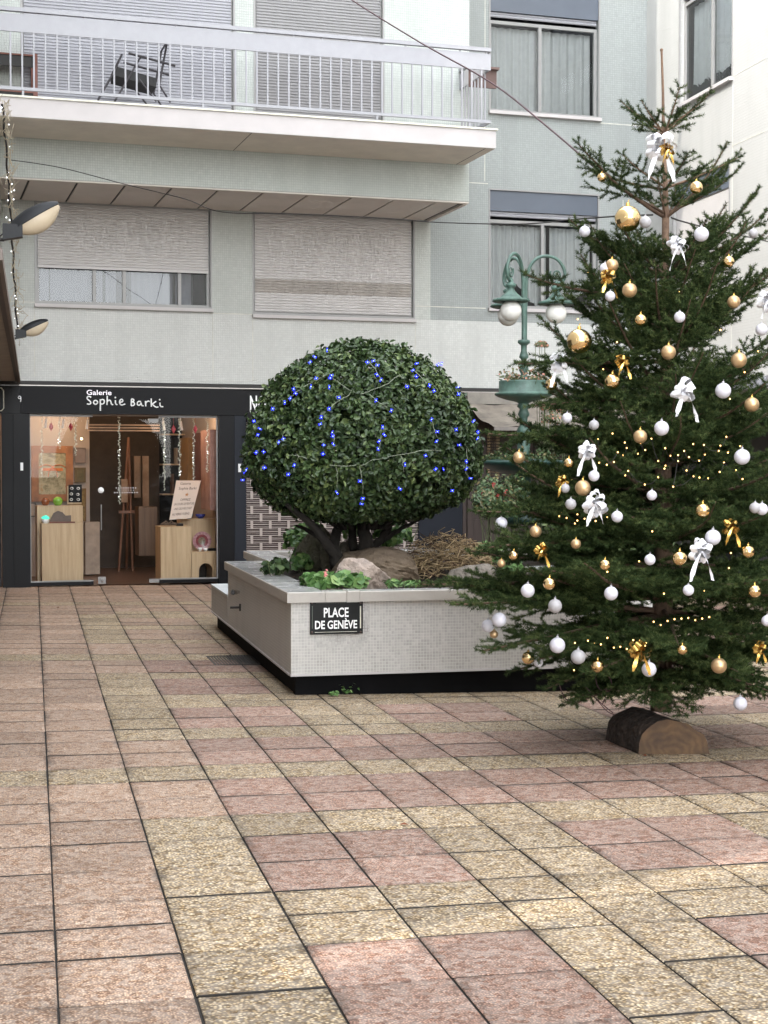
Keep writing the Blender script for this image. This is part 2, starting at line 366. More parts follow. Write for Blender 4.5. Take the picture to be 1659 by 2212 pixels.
def build_paving():
    vs = []; fs = []; mi = []; ti = []; ed = []
    for c in range(len(COLS)-1):
        for r in range(len(ROWS)-1):
            g = .0045; gr = random.choice((.0018, .0026, .0032, .004))
            # rows near the viewer have crisp wide joints, the others hairlines
            x0, x1, y0, y1 = COLS[c]+g*.8, COLS[c+1]-g*.8, ROWS[r]+gr+random.uniform(-.001, .0015), ROWS[r+1]-gr-random.uniform(-.001, .0015)
            jx = random.uniform(-.0015, .0015); dz = random.uniform(-.0012, .0012); tx = random.uniform(-.002, .002); ch = .004
            x0, x1, y0, y1 = x0*.972, x1*.972, y0*1.0257-.015, y1*1.0257-.015; b = len(vs)
            def Z(x, y): return gz(x, y)+dz+tx*(x-x0)
            for a, b_ in ((x0, y0), (x1, y0), (x1, y1), (x0, y1)): vs.append((a+jx, b_, Z(a, b_)-.012))
            for a, b_ in ((x0, y0), (x1, y0), (x1, y1), (x0, y1)): vs.append((a+jx, b_, Z(a, b_)-ch*.8))
            for a, b_ in ((x0+ch, y0+ch), (x1-ch, y0+ch), (x1-ch, y1-ch), (x0+ch, y1-ch)): vs.append((a+jx, b_, Z(a, b_)))
            i_ = .045
            for a, b_ in ((x0+i_, y0+i_), (x1-i_, y0+i_), (x1-i_, y1-i_), (x0+i_, y1-i_)): vs.append((a+jx, b_, Z(a, b_)))
            ed += [1]*12+[0]*4
            q = [(12, 13, 14, 15)]+[(8+k, 8+(k+1) % 4, 12+(k+1) % 4, 12+k) for k in range(4)]+[(4+k, 4+(k+1) % 4, 8+(k+1) % 4, 8+k) for k in range(4)]+[(k, (k+1) % 4, 4+(k+1) % 4, 4+k) for k in range(4)]
            kd = tile_kind(c, r); t = random.random()
            fs += [tuple(b+i for i in f) for f in q]; sf = random.random() < .55; mi += [kd]*9+[3]*4 if not sf else [kd]*5+[3, kd, kd, kd]+[3]*4; ti += [t]*13
    o = fast_mesh('paving', vs, fs, [m_agA, m_agB, m_agY, m_grout], tint=ti, mi=mi, nper=4)
    at = o.data.attributes.new('edge', 'FLOAT', 'POINT'); at.data.foreach_set('value', ed)
    struct(o, 'square of pink and yellow exposed pebble paving slabs with dark joints')
    # joint bed + ground sheet to the horizon
    vs = []; fs = []; xs = [COLS[0]-.1]+[COLS[0]+.25*k for k in range(1, int((COLS[-1]-COLS[0])/.25)+1)]+[COLS[-1]+.1]; ys = [ROWS[0]-.1]+[ROWS[0]+.3*k for k in range(1, int((ROWS[-1]-ROWS[0])/.3)+1)]+[ROWS[-1]+.1]
    for x in xs:
        for y in ys: vs.append((x, y, gz(x, y)-.008))
    n = len(ys)
    for a in range(len(xs)-1):
        for b in range(n-1): fs.append((a*n+b, (a+1)*n+b, (a+1)*n+b+1, a*n+b+1))
    struct(fast_mesh('joint_bed', vs, fs, m_grout, nper=4), 'dark mortar bed seen in the joints of the paving')
    mb = MB(); mb.quad((-200, -200, -.25), (200, -200, -.25), (200, 200, -.25), (-200, 200, -.25)); struct(mb.build('ground', plain('ground_asphalt', (.06, .058, .055), .9)))
build_paving()

# =================================================================== MAIN APARTMENT BUILDING
BD = -1.5                                                    # front of the jettied upper floors
sL = -1.2; sC = su(1393); XW = Fp(sC, 0, 0).x; YW = Fp(sC, 0, 0).y
apt = thing('apartment_building', 'pale mosaic apartment building with jettied balcony above the black gallery shopfront', 'building', Fp(3, 0, 0))
def wall_grid(mb, s0, s1, z0, z1, d, holes, reveal=.12, mi=0, mir=0, frame=Fp):
    ss = sorted(set([s0, s1]+[h[0] for h in holes]+[h[1] for h in holes])); zs = sorted(set([z0, z1]+[h[2] for h in holes]+[h[3] for h in holes]))
    for a, b in zip(ss, ss[1:]):
        for c, e in zip(zs, zs[1:]):
            ms, mz = (a+b)/2, (c+e)/2
            if any(h[0] < ms < h[1] and h[2] < mz < h[3] for h in holes): continue
            mb.quad(frame(a, d, c), frame(b, d, c), frame(b, d, e), frame(a, d, e), mi)
    for (a, b, c, e) in holes:
        r = d+reveal
        mb.quad(frame(a, d, c), frame(a, r, c), frame(b, r, c), frame(b, d, c), mir); mb.quad(frame(a, d, e), frame(b, d, e), frame(b, r, e), frame(a, r, e), mir)
        mb.quad(frame(a, d, c), frame(a, d, e), frame(a, r, e), frame(a, r, c), mir); mb.quad(frame(b, d, c), frame(b, r, c), frame(b, r, e), frame(b, d, e), mir)
ZS = 4.885                                                   # soffit level
z_signtop = 2.56
W1 = (su(79), su(457), 3.585, ZS-.01); W2 = (su(548), su(894), 3.53, ZS-.01)
W3 = (su(1056), su(1291), 3.72, 5.36); W4 = (su(1056), su(1291), 6.42, 8.30)
sB = fx(1016, 351, BD)[0]                                    # right end of the jetty
s_back = fx(930, 473, 0)[0]; sB = s_back
mb = MB()
ZB = 3.53                                                    # joint where the paler lower cladding ends
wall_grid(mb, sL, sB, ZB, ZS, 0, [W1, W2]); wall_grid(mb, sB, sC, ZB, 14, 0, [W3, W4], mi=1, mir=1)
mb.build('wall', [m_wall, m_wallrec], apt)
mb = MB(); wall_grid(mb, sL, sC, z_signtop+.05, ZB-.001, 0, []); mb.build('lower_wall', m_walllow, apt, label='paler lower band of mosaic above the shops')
mb = MB()
BZ = fx(548, 246, -2.5)[1]                                    # balcony floor level
W5 = (su(52, BD), su(508, BD), BZ+.02, 8.6); W6 = (su(552, BD), su(828, BD), BZ+.02, 8.6)
wall_grid(mb, sL-.6, sB, ZS, 14, BD, [W5, W6], .10)
mb.quad(Fp(sB, BD, ZS), Fp(sB, 0, ZS), Fp(sB, 0, 14), Fp(sB, BD, 14)); mb.quad(Fp(sL-.6, BD, 14), Fp(sB, BD, 14), Fp(sB, 4, 14), Fp(sL-.6, 4, 14)); mb.quad(Fp(sB, 0, 14), Fp(sC, 0, 14), Fp(sC, 4, 14), Fp(sB, 4, 14))
mb.build('upper_wall', m_wallblue, apt)
mb = MB(); mb.fbox(-4, sC+6, 4.4, 5, -.3, 14.2); mb.fbox(su(535), sC+.2, .42, .45, -.3, 2.62); mb.fbox(-1.6, su(2), .12, .15, -.3, 2.62); mb.build('core', m_room, apt)
# panelled soffit
mb = MB(); pw = (sB-sL-.06)/9.0
mb.quad(Fp(sL-.6, BD+.001, ZS-.001), Fp(sL-.6, 0, ZS-.001), Fp(sB-.001, 0, ZS-.001), Fp(sB-.001, BD+.001, ZS-.001), 1)
edge = .05; s = sL; k = 0
x0 = su(172, BD); step = su(275, BD)-su(172, BD)
cuts = [x0+step*i for i in range(-2, 9)]
cuts = [c for c in cuts if sL-.6 < c < sB-.1]+[sB-.10]
prev = sL-.6
for c in cuts:
    for (da, db) in ((BD+.10, -1.05), (-1.045, -.52), (-.515, -.03)):
        mb.fbox(prev+.014, c-.014, da, db, ZS-.016, ZS-.003, 0)
    prev = c
mb.fbox(sL-.6, sB-.0, BD+.004, BD+.07, ZS-.02, ZS-.002, 0); mb.fbox(sB-.06, sB-.002, BD+.072, -.02, ZS-.03, ZS-.002, 0)
mb.build('soffit', [m_panel, m_dark], apt)
# mortar joints drawn by bands of pale sealant
mb = MB()
for s0, s1, z in ((sL, W1[0], 3.60), (W1[1], W2[0], 3.53), (W2[1]+.02, W3[0]-.05, 3.71), (W3[1]+.03, sC-.01, 6.36), (sB, sC-.01, 8.35), (sB+.3, W3[0]-.02, 5.42)): MB().fbox(s0, s1, -.003, .0, z-.006, z+.006).build('wall_joint', m_joint, apt)
for s0, z0, z1 in ((W1[0]-.02, z_signtop+.1, 3.55), (W1[1]+.02, z_signtop+.1, 3.5), (W2[0]-.01, z_signtop+.1, 3.45), (W2[1]+.02, z_signtop+.1, 3.45), (su(1046), 5.45, 8.3), (W3[1]+.38, 2.7, 5.3)): MB().fbox(s0-.005, s0+.005, -.003, .0, z0, z1).build('wall_joint', m_joint, apt)
def slat_sheet(mb, s0, s1, z0, z1, d, pitch=.036, depth=.010, mi=0, frame=Fp, brown_rows=None):
    z = z1; n = int((z1-z0)/pitch)
    for i in range(n):
        a = z1-i*pitch; b = a-pitch
        q = mi if not (brown_rows and brown_rows[0] < a < brown_rows[1]) else mi+1
        prof = [(a, 0.), (a-pitch*.25, -depth), (a-pitch*.72, -depth), (a-pitch*.86, -.001), (b, 0.)]
        for (za, da), (zb, db) in zip(prof, prof[1:]): mb.quad(frame(s0, d+da, za), frame(s0, d+db, zb), frame(s1, d+db, zb), frame(s1, d+da, za), q)
    return z1-n*pitch
def frame_rect(mb, s0, s1, z0, z1, d0, d1, w, frame=Fp, mi=0):
    mb.box(s0, s0+w, d0, d1, z0, z1, mi, frame); mb.box(s1-w, s1, d0, d1, z0, z1, mi, frame)
    mb.box(s0+w, s1-w, d0+.001, d1-.001, z0, z0+w, mi, frame); mb.box(s0+w, s1-w, d0+.001, d1-.001, z1-w, z1, mi, frame)
def curtain(mb, s0, s1, z0, z1, d, amp=.025, wl=.09, frame=Fp, ph=0., scallop=0., mi=0):
    n = max(6, int((s1-s0)/.012)); vs = []; fs = []
    for i in range(n+1):
        s = s0+(s1-s0)*i/n; o = amp*(sin((s+ph)*2*pi/wl)+.5*sin((s+ph)*2*pi/wl*.43+1.3))*.66
        zb = z0+scallop*abs(sin(s*pi/.11)); vs += [frame(s, d+o*.6, z1), frame(s+.003*sin(s*30), d+o, zb)]
    for i in range(n): fs.append((2*i, 2*i+2, 2*i+3, 2*i+1))
    mb.add(vs, fs, mi, True)
def window(parent, a, b, c, e, d, frame=Fp, mull=(.5,), shut=None, blindbox=None, curt='net', sill=True, closed=False, brown_rows=None, label=None, shutm=None, fw=.045, rev=.12):
    """a window part: frame object with panes, curtain, shutter, sill as sub-parts"""
    mb = MB(); top = e
    if blindbox: top = blindbox
    frame_rect(mb, a+.004, b-.004, c+.004, top-.004, d+rev-.055, d+rev-.005, fw, frame)
    for m in mull:
        s = a+(b-a)*m; mb.box(s-.022, s+.022, d+rev-.06, d+rev-.006, c+fw+.005, top-fw-.005, 0, frame)
    fo = mb.build('window', m_alu, parent, label=label)
    mb = MB(); mb.box(a-.005, a+.0015, d-.006, d+.03, c, e, 0, frame) if False else None
    frame_rect(mb, a-.012, b+.012, c-.0, e+.0, d-.008, d+.012, .022, frame); mb.build('surround', m_alu, fo)
    if closed: 
        mb = MB(); slat_sheet(mb, a+.03, b-.03, c+.03, e-.003, d+.045, brown_rows=brown_rows, frame=frame); mb.box(a+.03, b-.03, d+.03, d+.055, c+.004, c+.028, 0, frame); mb.build('shutter', [shutm or m_shut, m_shut2], fo)
    else:
        mb = MB(); mb.quad(frame(a+fw, d+rev-.03, c+fw), frame(b-fw, d+rev-.03, c+fw), frame(b-fw, d+rev-.03, top-fw), frame(a+fw, d+rev-.03, top-fw)); mb.build('pane', m_glass, fo)
        mb = MB(); q = d+rev
        mb.quad(frame(a, q+1.2, c-.4), frame(b, q+1.2, c-.4), frame(b, q+1.2, e+.2), frame(a, q+1.2, e+.2)); mb.quad(frame(a, q, c-.4), frame(b, q, c-.4), frame(b, q+1.2, c-.4), frame(a, q+1.2, c-.4))
        mb.quad(frame(a, q, c-.4), frame(a, q+1.2, c-.4), frame(a, q+1.2, e+.2), frame(a, q, e+.2)); mb.quad(frame(b, q, c-.4), frame(b, q, e+.2), frame(b, q+1.2, e+.2), frame(b, q+1.2, c-.4)); mb.quad(frame(a, q, e+.2), frame(a, q+1.2, e+.2), frame(b, q+1.2, e+.2), frame(b, q, e+.2))
        mb.build('room', m_room, fo)
        mb = MB()
        if curt == 'net': curtain(mb, a+.05, b-.05, c+.05, top-.06, q+.08, .03, .12, frame)
        elif curt == 'parts':
            L = b-a; 
            for x0_, x1_ in ((.0, .08), (.08, .385), (.395, .46), (.54, .79), (.80, .90)): curtain(mb, a+L*x0_+.02, a+L*x1_, c+.03, e-.05, q+.09+.02*random.random(), .02, .16, frame, random.random())
        elif curt == 'tied':
            L = b-a
            for x0_, x1_, sl_ in ((.02, .30, -.16), (.30, .56, .16), (.60, .97, -.2)):
                n = 30; vs = []; fs = []
                for i in range(n+1):
                    t = i/n; s = a+L*(x0_+(x1_-x0_)*t); o = .03*sin(t*30)
                    zb = c+.04+max(0, (.42*(1-abs(t-.5)*2)**.7 if False else (.34*(1-t)**2 if sl_ > 0 else .34*t**2)))
                    vs += [frame(s, q+.09+o*.7, top-.06), frame(s, q+.09+o, zb)]
                for i in range(n): fs.append((2*i, 2*i+2, 2*i+3, 2*i+1))
                mb.add(vs, fs, 0, True)
        elif curt == 'lace':
            curtain(mb, a+.12, b-.03, c+.22, top-.06, q+.06, .035, .16, frame, 0, .05)
        mb.build('curtain', m_curtw if curt == 'lace' else (plain('lilac_curtain', (.15, .145, .165), .8, na=.1, ns=10) if curt == 'parts' else m_curt), fo)
        if shut:
            mb = MB(); zz = slat_sheet(mb, a+.03, b-.03, shut, e-.003, d+.045, frame=frame); mb.box(a+.03, b-.03, d+.025, d+.05, zz-.035, zz, 0, frame); mb.build('shutter', shutm or m_shut, fo)
    if blindbox:
        mb = MB(); mb.box(a+.004, b-.004, d+.02, d+.06, blindbox+.11, e-.02, 0, frame); mb.build('blind_box', m_bluep, fo)
        mb = MB(); slat_sheet(mb, a+.02, b-.02, blindbox, blindbox+.108, d+.06, .036, frame=frame); mb.build('blind_edge', m_white, fo)
    if sill:
        mb = MB(); mb.box(a-.02, b+.02, d-.06, d+.10, c-.045, c-.002, 0, frame); mb.build('sill', m_slab, fo)
    return fo
window(apt, *W1, 0, mull=(.33, .50, .82), shut=4.06, curt='parts', label='window with its grey roller shutter three quarters down')
window(apt, *W2, 0, closed=True, brown_rows=(3.86, 4.04), label='window with its grey roller shutter fully closed')
window(apt, *W3, 0, blindbox=4.95, curt='tied', mull=(.50,), label='lower window with tied curtains and slate blind box')
window(apt, *W4, 0, blindbox=7.68, curt='net', mull=(.47,), label='upper window with net curtains and slate blind box')
window(apt, *W5, BD, closed=True, sill=False, shutm=m_shutw, label='wide balcony window behind a pale closed shutter')
window(apt, *W6, BD, closed=True, sill=False, shutm=plain('shutter_grey_dimmed', (.25, .245, .245), .45, na=.06, ns=3), label='narrow balcony window behind a closed shutter')  # darker copy of the grey shutter, offsets the strong light on the balcony
# balcony
DB = BD-1.05; sE = su(1070, DB)
zt = zv(246, 548, DB); zb = zv(286, 548, DB)
mb = MB(); mb.fbox(sL-.02, sE, DB, BD-.002, zb, zt); mb.fbox(sL-.02, sE+.02, DB-.02, DB+.05, zt+.001, zt+.022, 1)
bal = mb.build('balcony_slab', [m_slab, m_cream], apt)
mb = MB(); mb.fbox(sL-.02, sE-.01, DB+.02, BD-.002, zb-.004, zb-.001)
for sx in (su(545, DB), sE-.13): mb.fbox(sx, sx+.008, DB+.02, BD-.01, zb-.006, zb-.0045, 1)
mb.build('slab_soffit', [m_soff, m_dark], bal)
mb = MB(); mb.fbox(sL-1, sE, DB, BD-.002, 9.0, 9.16); mb.fbox(sL-1, sE-.02, DB+.02, DB+.045, 9.9, 10.13); mb.build('balcony_slab', m_slab, apt, label='unseen next balcony up, added above the picture for shade')  # slab out of view, put in to keep sky light off the balcony
zr0 = zv(226, 548, DB-.0); zp0 = zv(109, 548, DB); zp1 = zv(72, 548, DB); zr1 = zv(65, 548, DB); sR = su(1060, DB)
mb = MB(); mb.fbox(sL-.6, sR, DB+.02, DB+.045, zp0, zp1); mb.fbox(sL-.6, sR, DB+.005, DB+.06, zp1+.025, zr1+.03)
for k in range(60):
    s = sR-.06-k*.34
    if s > sL-.6: mb.fbox(s, s+.02, DB+.025, DB+.04, zp1, zp1+.025)
mb.fbox(sR-.03, sR-.005, DB+.06, BD-.01, zp0, zp1); mb.fbox(sR-.04, sR, DB+.062, BD-.01, zp1+.025, zr1+.03)
mb.build('parapet_panel', m_white, apt)
mb = MB(); mb.fbox(sL-.6, sR, DB+.015, DB+.045, zr0-.018, zr0+.016); mb.fbox(sR-.035, sR-.005, DB+.047, BD-.01, zr0-.018, zr0+.016)
s = su(442, DB); st = .1249; i0 = -40
ss = [s+st*i for i in range(-50, 60)]; ss = [q for q in ss if sL-.6 < q < sR-.005]
for q in ss: mb.fbox(q-.009, q+.009, DB+.022, DB+.04, zr0+.017, zp0-.001)
dd = DB+.16
while dd < BD-.05: mb.fbox(sR-.029, sR-.011, dd-.009, dd+.009, zr0+.017, zp0-.001); dd += .115
for u_ in (55, 442, 816, 1175-160): 
    q = su(u_, DB); mb.fbox(q-.012, q+.012, DB+.02, DB+.044, zt+.023, zr0-.019)
mb.build('balcony_railing', m_white, apt)
# brown cloth under the end of the rail
mb = MB(); a = fx(1008, 158, BD-.3)
mb.fbox(a[0]-.02, a[0]+.34, BD-.45, BD-.42, a[1]-.20, a[1]+.02); mb.fbox(a[0]-.05, a[0]+.36, BD-.50, BD-.40, a[1]+.021, a[1]+.05)
tag(mb.build('folded_cloth', plain('brown_cloth', (.13, .085, .075), .9), org=Fp(a[0], BD-.4, a[1])), 'brown cloth hanging inside the right end of the balcony rail', 'cloth')
# folding chair on the balcony
def P_(u, v, d): s, z = fx(u, v, d); return Fp(s, d, z)
d0 = BD-.55
ch = thing('folding_chair', 'dark folding chair tilted on the balcony behind the white railing', 'chair', Fp(su(285, d0), d0, zt))
m_ch = plain('dark_chair_tube', (.045, .04, .045), .5); m_chs = plain('dark_chair_canvas', (.03, .03, .03), .8)
mb = MB(); A = [P_(250, 170, d0), P_(265, 150, d0)]
for dd in (-.2, .22):
    o = -FN*dd
    mb.tube([P_(208, 222, d0)+o, P_(244, 160, d0)+o, P_(258, 128, d0)+o], .012, 6); mb.tube([P_(245, 224, d0)+o, P_(272, 178, d0)+o, P_(300, 130, d0)+o], .012, 6)
    mb.tube([P_(355, 100, d0)+o, P_(338, 195, d0)+o], .013, 6); mb.tube([P_(340, 195, d0)+o, P_(362, 230, d0)+o], .011, 6); mb.tube([P_(295, 180, d0)+o, P_(332, 228, d0)+o], .011, 6)
mb.tube([P_(355, 100, d0)-FN*.22, P_(355, 100, d0)+FN*.2], .012, 6); mb.tube([P_(258, 128, d0)-FN*.22, P_(258, 128, d0)+FN*.2], .012, 6)
mb.build('chair_frame', m_ch, ch)
mb = MB()
q = [P_(244, 152, d0), P_(332, 178, d0), P_(332, 197, d0), P_(244, 172, d0)]; mb.prism(q, -FN*.2, FN*.2); mb.build('seat', m_chs, ch)
for dd in (-.21, .21):
    mb = MB(); mb.tube([P_(272, 125, d0)-FN*dd, P_(372, 152, d0)-FN*dd], .014, 6); mb.build('armrest', m_ch, ch)
# red brown slatted shelf
d1 = BD-.3
sh = thing('slatted_shelf', 'red brown wooden shelf with slatted tiers at the left end of the balcony', 'shelf', Fp(su(40, d1), d1, zt))
sa, sb_ = sL-.35, su(86, d1)
z1_, z2_ = zv(116, 40, d1), zv(143, 40, d1); z3_, z4_ = zv(196, 40, d1), zv(211, 40, d1)
for zz0, zz1 in ((z2_, z1_), (z4_, z3_)):
    mb = MB(); mb.fbox(sa, sb_-.05, d1, d1+.02, zz0, zz1-.02); mb.fbox(sa, sb_-.052, d1-.01, d1+.3, zz1-.018, zz1, 1)
    for k in range(5):
        q = sa+.1+k*.12; mb.fbox(q, q+.012, d1-.004, d1-.001, zz0+.03, zz1-.04, 2)
    mb.build('tier', [m_dark, m_redwood, m_white], sh)
for q in (sb_-.05,):
    mb = MB(); mb.fbox(q, q+.05, d1-.02, d1+.02, zt+.02, z1_+.01); mb.fbox(q, q+.05, d1+.28, d1+.32, zt+.02, z1_+.01); mb.build('side_post', m_redwood, sh)

# =================================================================== WING (right)
wing = thing('wing_building', 'sunlit pale mosaic wing meeting the apartment building at the inner corner', 'building', (XW, YW-2, 0))
def Wf(s, d, z): return (XW+d, YW-s, z)                      # s towards the viewer, d deeper (+X)
def wy(u): return YW-onX(u, 900, XW).y
def wz(u, v): return onX(u, v, XW).z
w7 = (wy(1463), wy(1577), wz(1463, 232), 8.6); w8 = (wy(1452), wy(1573), wz(1530, 640), wz(1572, 349))
mb = MB(); wall_grid(mb, 0, 28, z_signtop+.05, 14, 0, [w7, w8], .12, 0, 0, Wf)
mb.quad(Wf(0, 0, 14), Wf(28, 0, 14), Wf(28, 6, 14), Wf(0, 6, 14)); mb.quad(Wf(28, 0, 0), Wf(28, 6, 0), Wf(28, 6, 14), Wf(28, 0, 14)); mb.build('wall', m_wing, wing)
window(wing, *w7, 0, frame=Wf, blindbox=wz(1463, 12), curt='lace', mull=(.55,), label='upper wing window with white lace curtain')
window(wing, *w8, 0, frame=Wf, closed=False, shut=w8[2]+.3, blindbox=wz(1571, 402)-.12, mull=(.5,), curt='net', label='lower wing window under a grey blind box')
mb = MB()
slat_sheet(mb, w8[0]+.03, w8[1]-.03, w8[2]+.03, wz(1571, 402)-.04, .045, frame=Wf); mb.build('roller_shutter', m_shut, wing)
mb = MB()
for z in (wz(1573, 170), wz(1573, 340)+.12, w8[2]-.05): MB().box(w7[1], 21, -.003, 0, z-.006, z+.006, 0, Wf).build('wall_joint', m_joint, wing)
for s in (w7[1]+.02,): MB().box(s-.005, s+.005, -.003, 0, 2.8, w7[2]-.1, 0, Wf).build('wall_joint', m_joint, wing)
# wing ground floor: dark shop front, canopy, sign
mb = MB(); mb.box(0, 21, .25, .3, gz(8, 18)-.2, 2.62, 0, Wf); mb.box(.05, 20.9, .02, .249, 2.05, 2.6, 1, Wf)
for s in (0.1, 2.2, 3.9, 6, 9, 12, 15, 18): mb.box(s, s+.25, .05, .248, -.2, 2.04, 1, Wf)
mb.build('shopfront', [m_room, m_blacks], wing)
mb = MB(); zc = wz(1640, 832)
for s0, s1 in ((2.1, 5.2), (5.4, 9.)): mb.box(s0, s1, -.85, -.003, zc-.12, zc, 0, Wf)
mb.build('canopy', m_white, wing)
mb = MB(); zc = wz(1640, 905)
for k in range(60): mb.box(2.2+k*.06, 2.24+k*.06, -.5, .0, zc+.02, zc+.06, 0, Wf)
mb.box(2.2, 5.9, -.52, -.50, zc-.02, zc+.09, 0, Wf); mb.build('awning_slats', plain('awning_cream', (.62, .58, .50), .6), wing)

# =================================================================== GALLERY SHOPFRONT
gal = thing('gallery_shopfront', 'black gallery shopfront with glass doors under white handwritten lettering', 'shopfront', Fp(1.2, 0, 0))
zg = gz(0, 20)-.0
mb = MB(); sA = su(45); sBk = su(530); zf0 = 2.20; zf1 = 2.535
mb.fbox(-1.3, sA-.003, -.03, .05, zf0, zf1+.0, 0); mb.fbox(sA, sBk, -.05, .05, zf0, zf1, 1)
mb.build('fascia', [m_black, m_blacks], gal)
mb = MB(); mb.fbox(sA-.02, sC, -.045, 0.05, zf1+.012, zf1+.024); mb.build('fascia_trim', plain('metal_trim', (.42, .39, .36), .4, metal=.5), gal)
mb = MB(); mb.fbox(-1.3, sC, -.02, .05, zf1+.001, zf1+.011); mb.fbox(-1.3, sC, -.02, .05, zf1+.025, z_signtop+.05); mb.build('fascia_gap', m_dark, gal)
gl0, gl1 = su(64), su(472); zg1 = zv(899, 100); 
mb = MB()
mb.fbox(su(3), su(28), -.02, .06, -.03, zf0-.002); mb.fbox(su(28)+.0005, su(54), -.035, .06, -.03, zf0-.002); mb.fbox(su(54)+.0005, gl0, -.01, .10, -.03, zf0-.002); mb.build('pilaster', m_black, gal)
mb = MB(); mb.fbox(gl1, su(505), -.03, .10, -.03, zf0-.002); mb.build('pilaster', m_black, gal)
mb = MB(); mb.fbox(su(505)+.002, su(530), -.035, .06, -.03, zf0-.002); mb.build('pilaster', m_navy, gal, label='navy blue right pilaster')
# glazing
GD = .06; gA, gB, gC, gD_ = gl0, su(201), su(344), gl1
for a, b in ((gA, gB), (gC, gD_)):
    mb = MB(); mb.fbox(a, b, GD-.03, GD+.03, .012, .055, 1); mb.fbox(a, b, GD-.02, GD+.02, .056, .072, 0); mb.fbox(a, b, GD-.015, GD+.015, zf0-.035, zf0-.003, 0)
    if a == gA: mb.fbox(gA+.003, gA+.012, GD-.014, GD+.014, .073, zf0-.036)
    else: mb.fbox(gD_-.02, gD_-.003, GD-.014, GD+.014, .073, zf0-.036)
    mb.build('window_frame', [m_alu, m_black], gal)
for a, b in ((gA+.013, gB), (gC, gD_-.021)):
    mb = MB(); mb.quad(Fp(a, GD, .073), Fp(b, GD, .073), Fp(b, GD, zf0-.036), Fp(a, GD, zf0-.036)); mb.build('window_pane', m_sglass, gal)
gm = su(272)
mb = MB(); mb.quad(Fp(gB+.006, GD+.012, .03), Fp(gm-.003, GD+.012, .03), Fp(gm-.003, GD+.012, zf0-.06), Fp(gB+.006, GD+.012, zf0-.06)); dr = mb.build('door', m_sglass, gal, label='frameless glass door left leaf')
mb = MB(); a, z = fx(220, 1228, GD); mb.fbox(a-.05, a+.05, GD-.012, GD+.03, .02, .11); mb.sphere(Fp(a, GD-.02, .065), .02); mb.build('floor_lock', m_alu, dr)
mb = MB(); a, z = fx(218, 1059, GD); mb.lathe((0, 0, 0), [(0.0001, 0), (.038, 0), (.038, .004), (.0001, .004)], 24)
mb.v = [tuple(Fp(a+v[0], GD-.002-v[2], z+v[1])) for v in mb.v]; mb.build('round_sticker', m_letter, dr)
mb = MB(); a, z0_ = fx(218, 1090, GD); z1_ = fx(218, 1145, GD)[1]; mb.tube([Fp(a, GD-.03, z1_), Fp(a, GD-.03, z0_)], .007, 8); mb.build('handle', m_alu, dr)
mb = MB(); mb.quad(Fp(gm+.003, GD+.012, .03), Fp(gC-.006, GD+.012, .03), Fp(gC-.006, GD+.012, zf0-.06), Fp(gm+.003, GD+.012, zf0-.06)); dr2 = mb.build('door', m_sglass, gal, label='frameless glass door right leaf')
for z_ in (.02, zf0-.10): mb = MB(); mb.fbox(gC-.13, gC-.004, GD-.012, GD+.03, z_, z_+.05); mb.build('patch_fitting', m_alu, dr2)
mb = MB()
for i, (v_, w_) in enumerate(((1054, .26), (1059, .20), (1064, .30))):
    a, z = fx(272, v_, GD); text_on(mb, ('- - - - - - - - -', '. . . . . . .', '- - - - - - - - - -')[i], Fp(a-w_/2, GD-.002, z-.006), Fp(a+w_/2, GD-.002, z-.006), Fp(a-w_/2, GD-.002, z+.006))
mb.build('door_lettering', m_letter, dr2)
# hand lettering
def strokes(mb, sets, tf, r, d=-.056):
    for st_ in sets:
        pts = [Vector(tf(*p)) for p in st_]
        if len(pts) == 1: mb.sphere(pts[0], r*1.25, 8); continue
        if len(pts) > 2:                                   # smooth the polyline once
            q = [pts[0]]
            for a, b, c in zip(pts, pts[1:], pts[2:]): q += [a.lerp(b, .72), b.lerp(c, .28)] if True else []
            q.append(pts[-1]); pts = q
        mb.tube(pts, r, 6)
def tfA(x, y): s, z = fx(54.9+.1653*x, 822.9+.1653*y, -.054); return Fp(s, -.054, z)
def tfB(x, y): s, z = fx(301.7+.1653*x, 822.9+.1653*y, -.054); return Fp(s, -.054, z)
circ = lambda cx, cy, r: [(cx+r*cos(a), cy+r*sin(a)) for a in [2*pi*i/10 for i in range(11)]]
LA = [[(858, 215), (832, 197), (806, 210), (806, 236), (842, 262), (858, 285), (842, 307), (803, 300)], circ(916, 280, 27), [(978, 240), (978, 300), (979, 390)], [(980, 250), (1018, 238), (1036, 268), (1016, 305), (980, 300)],
      [(1070, 195), (1067, 260), (1065, 315)], [(1066, 272), (1095, 243), (1117, 268), (1120, 302), (1146, 312)], [(1176, 252), (1175, 298), (1200, 314)], [(1175, 217)], [(1232, 282), (1278, 270), (1264, 236), (1236, 246), (1227, 285), (1248, 320), (1304, 302)],
      [(1386, 235), (1384, 280), (1380, 322)], [(1386, 234), (1414, 240), (1420, 262), (1390, 274)], [(1390, 274), (1430, 288), (1420, 320), (1381, 325)], [(1510, 270), (1470, 266), (1457, 300), (1480, 326), (1508, 300), (1511, 272), (1516, 322), (1544, 326)]]
LB = [[(75, 262), (77, 300), (79, 332)], [(78, 292), (104, 260), (132, 270)], [(150, 230), (151, 285), (153, 337)], [(215, 266), (162, 302)], [(162, 302), (212, 346), (244, 340)], [(264, 283), (267, 335), (308, 337)], [(262, 245)]]
mb = MB(); strokes(mb, LA, tfA, .0095); strokes(mb, LB, tfB, .0095); mb.build('lettering', m_letter, gal, label='white handwritten gallery name')
mb = MB(); p, q, t_ = fx(187, 853, -.053), fx(241, 854, -.053), fx(187, 842, -.053)
